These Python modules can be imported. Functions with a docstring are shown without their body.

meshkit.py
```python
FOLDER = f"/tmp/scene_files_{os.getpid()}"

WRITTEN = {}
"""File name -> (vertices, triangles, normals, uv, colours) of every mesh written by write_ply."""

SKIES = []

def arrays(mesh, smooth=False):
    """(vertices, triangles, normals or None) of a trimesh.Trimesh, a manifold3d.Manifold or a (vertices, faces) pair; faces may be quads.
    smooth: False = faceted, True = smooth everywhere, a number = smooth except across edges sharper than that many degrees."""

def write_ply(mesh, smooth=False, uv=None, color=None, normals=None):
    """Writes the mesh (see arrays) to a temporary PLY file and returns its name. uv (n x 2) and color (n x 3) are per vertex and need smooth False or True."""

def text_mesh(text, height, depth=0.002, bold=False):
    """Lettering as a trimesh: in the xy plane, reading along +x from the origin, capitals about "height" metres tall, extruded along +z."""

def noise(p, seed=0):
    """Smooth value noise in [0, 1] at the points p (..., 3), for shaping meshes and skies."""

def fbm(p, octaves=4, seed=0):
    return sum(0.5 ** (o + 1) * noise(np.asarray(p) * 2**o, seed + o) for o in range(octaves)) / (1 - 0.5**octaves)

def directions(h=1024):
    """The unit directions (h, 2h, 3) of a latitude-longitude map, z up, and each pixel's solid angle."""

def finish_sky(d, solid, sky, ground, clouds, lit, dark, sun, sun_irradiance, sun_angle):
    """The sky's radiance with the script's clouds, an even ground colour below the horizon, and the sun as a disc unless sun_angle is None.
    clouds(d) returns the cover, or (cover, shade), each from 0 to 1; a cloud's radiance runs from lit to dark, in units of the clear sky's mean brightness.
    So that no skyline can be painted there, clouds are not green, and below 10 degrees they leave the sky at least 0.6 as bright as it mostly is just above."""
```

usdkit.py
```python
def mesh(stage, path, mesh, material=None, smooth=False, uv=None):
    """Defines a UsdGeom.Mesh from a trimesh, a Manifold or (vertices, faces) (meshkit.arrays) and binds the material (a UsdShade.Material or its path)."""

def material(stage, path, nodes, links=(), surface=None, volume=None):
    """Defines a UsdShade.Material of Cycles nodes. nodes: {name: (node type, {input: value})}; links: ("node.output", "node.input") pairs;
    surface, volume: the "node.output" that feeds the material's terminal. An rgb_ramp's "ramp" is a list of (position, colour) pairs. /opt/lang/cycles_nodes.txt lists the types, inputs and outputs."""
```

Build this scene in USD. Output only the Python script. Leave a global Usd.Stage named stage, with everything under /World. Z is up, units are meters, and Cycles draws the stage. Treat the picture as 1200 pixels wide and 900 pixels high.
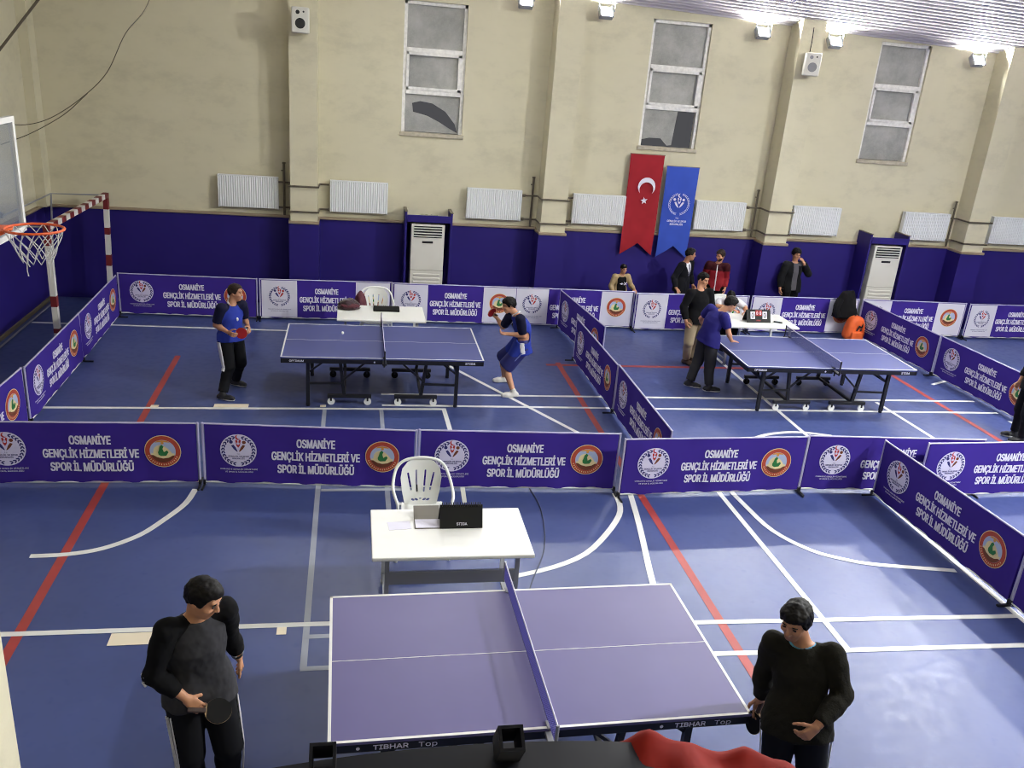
import math, random
import numpy as np
import trimesh, manifold3d, usdkit, meshkit
from shapely import affinity
from shapely.geometry import Polygon, LineString, Point, box as sbox
from shapely.ops import unary_union
from pxr import Usd, UsdGeom, UsdLux, UsdShade, Gf, Sdf

random.seed(7); np.random.seed(7)
stage = Usd.Stage.CreateInMemory()
UsdGeom.SetStageUpAxis(stage, UsdGeom.Tokens.z)
UsdGeom.SetStageMetersPerUnit(stage, 1.0)
UsdGeom.Xform.Define(stage, '/World')
UsdGeom.Scope.Define(stage, '/World/Looks')

# ------------------------------------------------------------------ camera, light, exposure
EYE = (0.0, 0.0, 4.6619)
PITCH, ROLL, YAW, FPX = 0.3543, 0.0826, 0.197, 1018.125
EXPOSURE = 0.0
LAMP = 1.0            # strength of the row of floodlights
WALL_LAMP = 2300.0
cam = UsdGeom.Camera.Define(stage, '/World/Camera')
fw = np.array([math.sin(YAW) * math.cos(PITCH), math.cos(YAW) * math.cos(PITCH), -math.sin(PITCH)])
r0 = np.array([math.cos(YAW), -math.sin(YAW), 0]); u0 = np.cross(r0, fw)
rt = math.cos(ROLL) * r0 + math.sin(ROLL) * u0
up = -math.sin(ROLL) * r0 + math.cos(ROLL) * u0
cm = np.eye(4); cm[0, :3] = rt; cm[1, :3] = up; cm[2, :3] = -fw; cm[3, :3] = EYE
cam.AddTransformOp().Set(Gf.Matrix4d(*cm.ravel().tolist()))
cam.CreateHorizontalApertureAttr(36.0); cam.CreateFocalLengthAttr(36.0 * FPX / 1200)
cam.CreateExposureAttr(EXPOSURE)
dome = UsdLux.DomeLight.Define(stage, '/World/night_sky'); dome.CreateColorAttr(Gf.Vec3f(.024, .024, .026)); dome.CreateIntensityAttr(1.0)   # dim night behind the broken panes
# floodlights: x, y, z, radiance, size, tilt, place
FLOODS = [(1.3, 13.2, 6.4, 900, .22, (0, -.2, -.98), 'above the far left table'), (5.0, 12.4, 6.4, 220, .34, (0, -.97, -.24), 'above the centre divider'), (8.4, 12.9, 6.4, 520, .26, (0, -.4, -.92), 'above the far right table'),
          (11.4, 12.5, 6.3, 900, .34, (-.35, -.88, -.34), 'right of the far right table'), (15.5, 12.4, 6.3, 1300, .34, (-.5, -.8, -.34), 'far to the right of the far courts'),
          (9.5, 4.6, 7.6, 800, .4, (-.25, .0, -.97), 'right of the near court'), (12.6, 5.0, 7.4, 3200, .4, (-.5, 0, -.87), 'far right of the near court'), (-1.0, 3.0, 7.6, 40, .34, (0, .35, -.94), 'above the near left player'),
          (3.0, 4.0, 7.6, 300, .34, (0, .99, -.1), 'facing the back wall above the near table'), (10.0, 4.0, 7.6, 500, .34, (0, .98, -.15), 'facing the back wall at the right')]
WALL_LAMPS = [(-1.65, .22), (-.05, .25), (2.95, .6), (4.42, .8), (7.45, 1.7), (8.92, 2.2), (12.0, 2.6), (13.45, 2.6), (16.5, 2.6), (18.0, 2.6)]   # x, share of WALL_LAMP
LAMP_TINT = (254, 255, 252)

# ------------------------------------------------------------------ materials
def lin(c):
    c = np.asarray(c, float) / 255.0
    return tuple(np.where(c < 0.04045, c / 12.92, ((c + 0.055) / 1.055) ** 2.4))

MATS = {}
def mat(name, rgb, rough=.55, metallic=0., spec=.5, vary=0., scale=6., bump=0., bscale=40., sheen=0., coat=0.):
    if name in MATS: return MATS[name]
    c = np.array(lin(rgb))
    nodes = {'p': ('principled_bsdf', dict(base_color=tuple(c), roughness=rough, metallic=metallic, specular_ior_level=spec, sheen_weight=sheen, coat_weight=coat))}
    links = []
    if vary or bump:
        nodes['tc'] = ('texture_coordinate', {})
    if vary:
        nodes['n'] = ('noise_texture', dict(scale=scale, detail=4.))
        nodes['r'] = ('rgb_ramp', dict(ramp=[(.25, tuple(c * (1 - vary))), (.75, tuple(np.minimum(c * (1 + vary), 1)))]))
        links += [('tc.object', 'n.vector'), ('n.fac', 'r.fac'), ('r.color', 'p.base_color')]
    if bump:
        nodes['bn'] = ('noise_texture', dict(scale=bscale, detail=3.))
        nodes['b'] = ('bump', dict(strength=bump, distance=.01))
        links += [('tc.object', 'bn.vector'), ('bn.fac', 'b.height'), ('b.normal', 'p.normal')]
    m = usdkit.material(stage, '/World/Looks/' + name, nodes, links, surface='p.BSDF')
    MATS[name] = m
    return m

def emit(name, rgb, strength):
    if name not in MATS:
        MATS[name] = usdkit.material(stage, '/World/Looks/' + name, {'e': ('emission', dict(color=lin(rgb), strength=strength))}, [], surface='e.emission')
    return MATS[name]

def mat_floor():
    c = np.array(lin((62, 75, 127)))
    nodes = {'tc': ('geometry', {}), 'n': ('noise_texture', dict(scale=.7, detail=6., roughness=.65)), 'n2': ('noise_texture', dict(scale=9., detail=5.)),
             'r': ('rgb_ramp', dict(ramp=[(.3, tuple(c * .86)), (.7, tuple(c * 1.12))])), 'rr': ('map_range', dict(from_min=.3, from_max=.7, to_min=.34, to_max=.46)),
             'p': ('principled_bsdf', dict(specular_ior_level=.55))}
    return usdkit.material(stage, '/World/Looks/vinyl_floor', nodes, [('tc.position', 'n.vector'), ('tc.position', 'n2.vector'), ('n.fac', 'r.fac'), ('r.color', 'p.base_color'), ('n2.fac', 'rr.value'), ('rr.result', 'p.roughness')], surface='p.BSDF')

def mat_plaster():
    c = np.array(lin((205, 199, 173)))
    nodes = {'tc': ('geometry', {}), 'mp': ('mapping', dict(scale=(.9, .9, 1.6))), 'n': ('noise_texture', dict(scale=1.3, detail=7., roughness=.7)),
             'r': ('rgb_ramp', dict(ramp=[(.22, tuple(c * .80)), (.5, tuple(c)), (.8, tuple(np.minimum(c * 1.06, 1)))])),
             'bn': ('noise_texture', dict(scale=60., detail=3.)), 'b': ('bump', dict(strength=.12, distance=.01)), 'p': ('principled_bsdf', dict(roughness=.75, specular_ior_level=.3))}
    return usdkit.material(stage, '/World/Looks/cream_plaster', nodes, [('tc.position', 'mp.vector'), ('mp.vector', 'n.vector'), ('n.fac', 'r.fac'), ('r.color', 'p.base_color'), ('tc.position', 'bn.vector'), ('bn.fac', 'b.height'), ('b.normal', 'p.normal')], surface='p.BSDF')

def mat_pane():
    nodes = {'tc': ('geometry', {}), 'n': ('noise_texture', dict(scale=2.2, detail=6., roughness=.7)), 'r': ('rgb_ramp', dict(ramp=[(.3, lin((165, 167, 164))), (.7, lin((222, 222, 220)))])),
             'd': ('diffuse_bsdf', {}), 't': ('transparent_bsdf', dict(color=(.7, .7, .7))), 'g': ('glossy_bsdf', dict(color=(.9, .9, .9), roughness=.06)),
             'f': ('fresnel', dict(IOR=1.5)), 'm1': ('mix_closure', dict(fac=.55)), 'm2': ('mix_closure', {})}
    return usdkit.material(stage, '/World/Looks/dusty_glass', nodes, [('tc.position', 'n.vector'), ('n.fac', 'r.fac'), ('r.color', 'd.color'), ('t.BSDF', 'm1.closure1'), ('d.BSDF', 'm1.closure2'), ('m1.closure', 'm2.closure1'), ('g.BSDF', 'm2.closure2'), ('f.fac', 'm2.fac')], surface='m2.closure')

def mat_clear(name, tint, alpha, rough=.08):
    nodes = {'d': ('principled_bsdf', dict(base_color=lin(tint), roughness=rough)), 't': ('transparent_bsdf', {}), 'm': ('mix_closure', dict(fac=alpha))}
    return usdkit.material(stage, '/World/Looks/' + name, nodes, [('t.BSDF', 'm.closure1'), ('d.BSDF', 'm.closure2')], surface='m.closure')

FLOOR, PLASTER, PANE = mat_floor(), mat_plaster(), mat_pane()
DADO = mat('navy_gloss_paint', (38, 28, 108), .5, spec=.25, vary=.08, scale=1.5)
LEDGE = mat('ledge_stone', (150, 134, 112), .6, vary=.12, scale=3)
WHITE_LINE = mat('white_line_paint', (225, 225, 222), .5, vary=.05, scale=4)
GRAY_LINE = mat('gray_line_paint', (150, 155, 168), .5, vary=.1, scale=5)
RED_LINE = mat('red_line_paint', (158, 58, 54), .5, vary=.12, scale=5)
CREAM_TAPE = mat('cream_tape', (232, 220, 196), .6)
METAL_DARK = mat('dark_pipe_paint', (88, 80, 66), .5)
STEEL = mat('gray_steel', (150, 152, 158), .4, .3)
BLACK = mat('black_paint', (18, 19, 24), .45)
BLACK_RUBBER = mat('black_rubber', (16, 16, 17), .75, spec=.25)
WHITE_PL = mat('white_plastic', (228, 230, 226), .4)
WHITE_MT = mat('white_enamel', (226, 228, 230), .4)
OFFWHITE = mat('offwhite_case', (214, 212, 204), .45)
ORANGE = mat('orange_enamel', (226, 92, 36), .4)
MAROON = mat('maroon_paint', (112, 30, 34), .5)
GOALWHITE = mat('goal_white_paint', (216, 214, 210), .5)
PURPLE = mat('purple_fabric', (60, 42, 138), .75, spec=.15, vary=.06, scale=3)
BANNERWHITE = mat('white_fabric', (214, 212, 226), .65)
PR_WHITE = mat('print_white', (222, 220, 236), .6)
PR_LAV = mat('print_lavender', (216, 212, 236), .6)
PR_NAVY = mat('print_navy', (42, 42, 110), .6)
PR_RED = mat('print_red', (176, 44, 44), .6)
PR_BRICK = mat('print_brick', (176, 70, 48), .6)
PR_GOLD = mat('print_gold', (214, 150, 66), .6)
PR_BROWN = mat('print_brown', (112, 58, 34), .6)
PR_SKY = mat('print_sky', (172, 186, 216), .6)
PR_GREEN = mat('print_green', (40, 118, 62), .6)
PR_CREAM = mat('print_cream', (228, 212, 160), .6)

# ------------------------------------------------------------------ scene helpers
NAMES = {}
def free(parent, name):
    k = NAMES.get((parent, name), 0); NAMES[(parent, name)] = k + 1
    return f'{parent}/{name}' + (f'_{k:03d}' if k else '')

def path_of(o):
    return '/World' if o is None else str(o.GetPath())

def data(prim, **kw):
    for k, v in kw.items():
        if v is not None: prim.SetCustomDataByKey(k, v)
    return prim

def obj(name, mesh, m, parent=None, smooth=30, label=None, **kw):
    """one mesh prim"""
    p = usdkit.mesh(stage, free(path_of(parent), name), mesh, m, smooth=smooth).GetPrim()
    return data(p, label=label, **kw)

def thing(name, label, cat, loc=(0, 0, 0), rot=0., group=None, parent=None):
    x = UsdGeom.Xform.Define(stage, free(path_of(parent), name))
    x.AddTranslateOp().Set(Gf.Vec3d(*map(float, loc))); x.AddRotateZOp().Set(float(math.degrees(rot)))
    return data(x.GetPrim(), label=label, category=cat, group=group)

def struct(name, **kw):
    x = UsdGeom.Xform.Define(stage, free('/World', name))
    return data(x.GetPrim(), kind='structure', **kw)

def dup(src, loc, rot, label, group=None):
    base = src.GetName().rsplit('_', 1)[0] if src.GetName().rsplit('_', 1)[-1].isdigit() else src.GetName()
    x = UsdGeom.Xform.Define(stage, free('/World', base)); p = x.GetPrim()
    p.GetReferences().AddInternalReference(src.GetPath()); p.SetInstanceable(True)
    UsdGeom.XformCommonAPI
    x.ClearXformOpOrder()
    (x.GetTranslateOp() if hasattr(x, 'GetTranslateOp') and x.GetTranslateOp() else x.AddTranslateOp()).Set(Gf.Vec3d(*map(float, loc)))
    (x.GetRotateZOp() if hasattr(x, 'GetRotateZOp') and x.GetRotateZOp() else x.AddRotateZOp()).Set(float(math.degrees(rot)))
    return data(p, label=label, category=src.GetCustomDataByKey('category'), group=group or src.GetCustomDataByKey('group'))

cat = trimesh.util.concatenate
def bx(x0, x1, y0, y1, z0, z1):
    m = trimesh.creation.box((abs(x1 - x0), abs(y1 - y0), abs(z1 - z0)))
    m.apply_translation(((x0 + x1) / 2, (y0 + y1) / 2, (z0 + z1) / 2)); return m

def rbx(x0, x1, y0, y1, z0, z1, r=.008, n=2):
    """box with rounded edges"""
    lo, hi = np.array([x0, y0, z0]) + r, np.array([x1, y1, z1]) - r
    s = manifold3d.Manifold.sphere(r, 4 * n)
    hull = manifold3d.Manifold.batch_hull([s.translate([x, y, z]) for x in (lo[0], hi[0]) for y in (lo[1], hi[1]) for z in (lo[2], hi[2])])
    mm = hull.to_mesh(); return trimesh.Trimesh(mm.vert_properties[:, :3], mm.tri_verts, process=False)

def cyl(a, b, r, n=12, r2=None):
    return tube([a, b], [r, r if r2 is None else r2], n)

def tube(pts, r, n=8, cap=True):
    p = np.asarray(pts, float); r = np.broadcast_to(np.asarray(r, float), (len(p),))
    t = np.gradient(p, axis=0); t /= np.linalg.norm(t, axis=1, keepdims=True) + 1e-12
    ref = np.array([0, 0, 1.]) if abs(t[0, 2]) < .9 else np.array([1., 0, 0])
    v = []; a = np.cross(t[0], ref); a /= np.linalg.norm(a)
    for i in range(len(p)):
        a = a - t[i] * (a @ t[i]); a /= np.linalg.norm(a) + 1e-12
        b = np.cross(t[i], a); ang = np.arange(n) * 2 * np.pi / n
        v.append(p[i] + r[i] * (np.cos(ang)[:, None] * a + np.sin(ang)[:, None] * b))
    v = np.vstack(v); f = []
    for i in range(len(p) - 1):
        for j in range(n):
            q = [i * n + j, i * n + (j + 1) % n, (i + 1) * n + (j + 1) % n, (i + 1) * n + j]
            f += [[q[0], q[1], q[2]], [q[0], q[2], q[3]]]
    if cap:
        v = np.vstack([v, p[0], p[-1]]); k = len(v)
        for j in range(n):
            f += [[k - 2, (j + 1) % n, j], [k - 1, (len(p) - 1) * n + j, (len(p) - 1) * n + (j + 1) % n]]
    return trimesh.Trimesh(v, f, process=False)

def curve(ctrl, n=24):
    """smooth curve through the points"""
    c = np.asarray(ctrl, float); c = np.vstack([2 * c[0] - c[1], c, 2 * c[-1] - c[-2]]); out = []
    m = len(c) - 3; per = max(2, n // m)
    for i in range(m):
        for t in np.linspace(0, 1, per, endpoint=(i == m - 1)):
            a, b, d, e = c[i:i + 4]
            out.append(.5 * (2 * b + (d - a) * t + (2 * a - 5 * b + 4 * d - e) * t * t + (3 * b - a - 3 * d + e) * t ** 3))
    return np.array(out)

def ext(poly, h):
    """extrudes a shapely shape along z"""
    gs = [g for g in getattr(poly, 'geoms', [poly]) if g.area > 1e-9]
    return cat([trimesh.creation.extrude_polygon(g, h, engine='earcut') for g in gs])

def upright(m, x=0, y=0, z=0):
    """a mesh built in the xy plane (thick along +z) stood up facing -y: its y becomes z"""
    m = m.copy(); v = m.vertices; m.vertices = np.stack([v[:, 0] + x, y - v[:, 2], v[:, 1] + z], 1); return m

def ribbon(pts, w, z0, z1):
    return None

def text(s, h, width=None, depth=.0012, bold=True, center=True):
    m = meshkit.text_mesh(s, h, depth, bold); b = m.bounds
    if width: m.apply_scale([width / (b[1, 0] - b[0, 0]), 1, 1]); b = m.bounds
    m.apply_translation([-(b[0, 0] + b[1, 0]) / 2 if center else -b[0, 0], 0, 0]); return m

def disc(r, n=32, c=(0, 0)): return Point(c).buffer(r, quad_segs=n // 4)

# ------------------------------------------------------------------ the hall
WY, LX, RX, RY = 16.6, -5.36, 26.0, -4.0
def ceil_z(x): return 5.94 - .031 * x
DZ = 1.64
fl = struct('floor')
obj('floor_surface', bx(LX - .2, RX, RY, WY + .2, -.2, 0), FLOOR, fl, smooth=False)
def line(pts, w, m, name='court_line', smooth=True, label=None):
    p = LineString(curve(pts) if smooth and len(pts) > 2 else pts).buffer(w / 2, cap_style='flat', join_style='mitre')
    g = ext(p, .0016); g.apply_translation((0, 0, LZ[0])); LZ[0] += .00012
    return obj(name, g, m, fl, smooth=False, label=label)
LZ = [.0003]
for p in [[(-.335, 5.85), (-.335, 11.33)], [(.435, 8.2), (.435, 11.33)], [(-.36, 5.85), (2.6, 5.85)], [(-.3, 8.9), (.7, 8.9)], [(-.36, 6.26), (.0, 6.26)]]:
    line(p, .055, GRAY_LINE, label='gray court line')
for p in [[(-2.62, 13.4), (-2.62, 3.0)], [(3.42, 13.4), (3.36, 3.4)], [(9.41, 13.4), (9.43, 5)], [(3.2, 13.28), (9.4, 13.28)]]:
    line(p, .085, RED_LINE, label='red court line')
for p in [[(-5.2, 11.25), (1.31, 11.31), (1.345, 9.6)], [(-5.2, 14.95), (-.3, 14.8)], [(1.45, 13.35), (3.1, 10.45)], [(.45, 11.87), (10.15, 11.83)], [(.45, 11.44), (10.2, 11.33)],
          [(6.42, 13.9), (6.42, 2.5)], [(8.31, 11.75), (8.45, 9.1)], [(4.39, 8.9), (4.39, 5.76)], [(-3.6, 6.45), (-.05, 6.43)], [(1.6, 6.29), (6.4, 6.15)], [(1.6, 5.84), (6.4, 5.71)], [(9.9, 12.6), (11.6, 13.4)], [(10.15, 11.0), (10.3, 8.9)]]:
    line(p, .06, WHITE_LINE, smooth=False)
for p in [[(-2.91, 7.63), (-2.6, 7.65), (-2.31, 7.74), (-2.03, 7.97), (-1.85, 8.28), (-1.7, 8.62), (-1.65, 8.95)],
          [(1.4, 7.05), (1.57, 7.07), (2.02, 7.22), (2.4, 7.45), (2.72, 7.82), (2.98, 8.22), (3.07, 8.5), (3.08, 8.75)],
          [(4.55, 8.85), (4.58, 8.4), (4.65, 7.84), (4.89, 7.42), (5.2, 7.21), (5.51, 7.1), (6.31, 6.95)],
          [(5.3, 10.1), (5.67, 10.39), (6.05, 10.52), (6.4, 10.54), (6.8, 10.42)], [(3.28, 8.8), (3.15, 8.0), (2.94, 6.9), (2.85, 6.2)]]:
    line(p, .065, WHITE_LINE)
for x0, x1, y0, y1 in [(-1.9, -1.3, 6.24, 6.4), (-1.8, -1.35, 11.31, 11.43), (-.58, -.5, 6.3, 6.4), (-2.6, -2.5, 11.29, 11.37), (-.4, -.32, 11.35, 11.42)]:
    line([(x0, (y0 + y1) / 2), (x1, (y0 + y1) / 2)], abs(y1 - y0), CREAM_TAPE, 'floor_tape', False, 'cream tape patch on the floor')
obj('loose_cable', tube(curve([(2.07, 9.05, .006), (2.12, 8.4, .006), (2.0, 7.6, .006), (1.72, 6.9, .006), (1.5, 6.2, .006)], 30), .006, 6), mat('taped_cable', (70, 76, 96), .7), fl, label='thin dark cable taped across the floor')

wb = struct('wall_back')
WIN = [(.86, 1.98, 3.26, 5.53), (5.40, 6.55, 3.29, 5.60), (10.03, 11.12, 3.31, 5.58)]
outline = Polygon([(LX - .3, 0), (RX, 0), (RX, ceil_z(RX) + .03), (LX - .3, ceil_z(LX - .3) + .03)])
for x0, x1, z0, z1 in WIN: outline = outline.difference(sbox(x0, z0, x1, z1))
m = ext(outline, .3); m.vertices = np.stack([m.vertices[:, 0], WY + .3 - m.vertices[:, 2], m.vertices[:, 1]], 1); m.invert()
obj('plaster', m, PLASTER, wb, smooth=False)
tb = struct('trim_8')
obj('dado', bx(LX, RX, WY - .025, WY + .0, 0, DZ), DADO, tb, smooth=False)
obj('ledge', rbx(LX, RX, WY - .06, WY + .0, DZ, DZ + .05, .012), LEDGE, tb)
PIL = [(-1.09, -.62), (3.52, 4.0), (8.11, 8.58), (12.56, 13.04), (17.1, 17.6), (21.7, 22.2)]
for x0, x1 in PIL:
    pl = struct(f'trim_{2 + PIL.index((x0, x1))}')
    obj('shaft', bx(x0, x1, 16.15, WY + .05, 0, ceil_z(x0) + .12), PLASTER, pl, smooth=False)
    obj('dado_facing', bx(x0 - .03, x1 + .03, 16.12, WY, 0, DZ - .02), DADO, pl, smooth=False)
    obj('cap_ledge', rbx(x0 - .035, x1 + .035, 16.10, WY - .03, DZ - .02, DZ + .03, .01), LEDGE, pl)
wl = struct('wall_left')
obj('plaster', bx(LX - .3, LX, RY, WY, 0, 9.6), PLASTER, wl, smooth=False)
obj('dado', bx(LX - .01, LX + .025, RY, WY - .025, 0, DZ), DADO, wl, smooth=False)
obj('ledge', rbx(LX - .01, LX + .06, RY, WY - .06, DZ, DZ + .05, .012), LEDGE, wl)
obj('corner_column', bx(LX - .02, LX + .16, 16.28, WY + .02, DZ + .04, 6.3), PLASTER, wl, smooth=False)
obj('skirting', bx(LX, LX + .05, RY, WY - .03, 0, .07), mat('skirting_paint', (110, 100, 78), .6), wl, smooth=False)
wr = struct('wall_right'); obj('plaster', bx(RX, RX + .3, RY, WY, 0, 9.6), PLASTER, wr, smooth=False)
wf = struct('wall_rear'); obj('plaster', bx(LX, RX, RY - .3, RY, 0, 9.6), PLASTER, wf, smooth=False)
col = struct('trim_1', label='cream column rising beside the balcony at the left edge')
obj('shaft', rbx(-1.75, -1.115, 2.0, 2.62, 0, 9.3, .01), PLASTER, col)

# corrugated metal roof, rising from the back wall, then level
ce = struct('ceiling')
ys = []; y = WY + .12
while y > RY:
    ys += [(y, 0.), (y - .035, .0), (y - .05, .035), (y - .115, .035)]; y -= .13
xs = np.linspace(LX - .3, RX + .2, 12)
yy = np.array([a[0] for a in ys]); off = np.array([a[1] for a in ys])
zz = np.array([(.30 * min(WY - a, 10.) + (.06 * max(WY - a - 10., 0.))) for a in yy]) + off
v = np.array([(x, yv, ceil_z(x) + z) for yv, z in zip(yy, zz) for x in xs]); n = len(xs)
f = [[i * n + j, i * n + j + 1, (i + 1) * n + j + 1, (i + 1) * n + j] for i in range(len(yy) - 1) for j in range(n - 1)]
obj('corrugated_sheet', (v, np.array(f)), mat('roof_sheet', (214, 208, 210), .45, .1), ce, smooth=False)
v2 = np.array([(x, yv, ceil_z(x) + .30 * min(WY - yv, 10.) + .06 * max(WY - yv - 10, 0) + .3) for yv in (WY + .3, WY - 10, RY - .3) for x in (LX - .3, RX + .3)])
obj('roof_deck', (v2, np.array([[0, 1, 3, 2], [2, 3, 5, 4]])), PLASTER, ce, smooth=False)

# windows
def window(k, x0, x1, z0, z1, hole=None):
    w = struct(f'window_{k}')
    yf = WY + .1; fr = .06
    fm = mat('flaking_white_frame', (232, 230, 226), .6, vary=.16, scale=14, bump=.4, bscale=60)
    H = (z1 - z0); zs = [z0 + fr, z0 + .33 * H, z0 + .645 * H, z1 - fr]
    obj('window_frame', cat([rbx(x0, x0 + fr, yf - .05, yf + .04, z0, z1, .006), rbx(x1 - fr, x1, yf - .05, yf + .04, z0, z1, .006), rbx(x0, x1, yf - .05, yf + .04, z1 - fr, z1, .006)]), fm, w)
    obj('window_sill', cat([rbx(x0 - .03, x1 + .03, WY - .035, yf + .04, z0 - .02, z0 + .05, .008)]), mat('weathered_sill', (176, 168, 150), .7, vary=.2, scale=12), w)
    for zz_ in zs[1:3]: obj('transom', rbx(x0 + fr, x1 - fr, yf - .06, yf + .04, zz_ - .035, zz_ + .04, .008), fm, w)
    # the opening middle sash
    a, b = zs[1] + .04, zs[2] - .035
    obj('sash', cat([rbx(x0 + fr, x0 + fr + .05, yf - .075, yf - .01, a, b, .006), rbx(x1 - fr - .07, x1 - fr, yf - .075, yf - .01, a, b, .006), rbx(x0 + fr, x1 - fr, yf - .075, yf - .01, b - .05, b, .006), rbx(x0 + fr, x1 - fr, yf - .075, yf - .01, a, a + .05, .006)]), fm, w)
    for i, (a, b) in enumerate(zip(zs[:-1], zs[1:])):
        p = sbox(x0 + fr - .01, a, x1 - fr + .01, b)
        if i == 0 and hole is not None: p = p.difference(affinity.translate(affinity.scale(hole, x1 - x0, b - a, origin=(0, 0)), x0, a))
        obj('pane', upright(ext(p, .006), 0, yf + .012, 0), PANE, w, smooth=False)
    return w
window(1, *WIN[0], hole=Polygon([(.17, .72), (.3, .78), (.5, .74), (.72, .55), (.88, .25), (.93, .02), (.8, .12), (.62, .28), (.42, .42), (.19, .5)]))
window(2, *WIN[1], hole=Polygon([(.0, .0), (.0, .12), (.2, .2), (.4, .2), (.52, .02), (.6, .04), (.64, .95), (1., .95), (1., .0)]))
window(3, *WIN[2])

# ------------------------------------------------------------------ lamps
def roof_z(x, y): return ceil_z(x) + .30 * min(WY - y, 10.) + .06 * max(WY - y - 10., 0.)
def flood(x, y, z, L, s, label, tilt=(0, 0, -1), name='flood_light'):
    t = thing(name, label, 'floodlight', (x, y, z), 0, 'small floodlights along the roof edge' if s < .21 else 'large floodlights under the roof')
    d = np.array(tilt, float); d /= np.linalg.norm(d)
    a = np.cross(d, [0, 0, 1.]); a = np.array([1., 0, 0]) if np.linalg.norm(a) < .1 else a / np.linalg.norm(a); b = np.cross(d, a)
    R = np.eye(4); R[:3, 0], R[:3, 1], R[:3, 2] = a, b, d
    h = cat([rbx(-s / 2 - .03, s / 2 + .03, -s * .4 - .03, s * .4 + .03, -.10, -.004, .02), bx(-s / 2 - .03, -s / 2, -s * .4 - .03, s * .4 + .03, -.02, .03), bx(s / 2, s / 2 + .03, -s * .4 - .03, s * .4 + .03, -.02, .03)]); h.apply_transform(R)
    obj('housing', h, STEEL, t)
    le = bx(-s / 2, s / 2, -s * .4, s * .4, 0, .004); le.apply_transform(R)
    obj('lens', le, emit(f'lamp_glow_{int(L)}', LAMP_TINT, L), t, smooth=False)
    ht = roof_z(x, y) - z - .01; hy = min(.3, ht * .6); e = s / 2 + .05
    k = tube([-e * a, -e * a + [0, 0, hy], e * a + [0, 0, hy], e * a], .012, 6)
    obj('bracket', cat([k, cyl((0, 0, hy), (0, 0, ht), .012, 6)]), STEEL, t)
for x, y, z, L, s, tl_, l in FLOODS:
    flood(x, y, z, L * LAMP, s, 'large square floodlight hung under the roof ' + l, tl_)
side = ['left of the first wall pilaster, above the picture', 'right of the first wall pilaster, above the picture', 'left of the second wall pilaster', 'right of the second wall pilaster', 'left of the third wall pilaster', 'right of the third wall pilaster', 'left of the fourth wall pilaster', 'right of the fourth wall pilaster', 'left of the fifth pilaster, outside the picture', 'right of the fifth pilaster, outside the picture']
for (x, share), sd in zip(WALL_LAMPS, side):
    flood(x, 16.36, ceil_z(x) - .17, WALL_LAMP * share, .2, 'small glaring floodlight under the roof edge, ' + sd, tilt=(0, -.80, .6))

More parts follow.
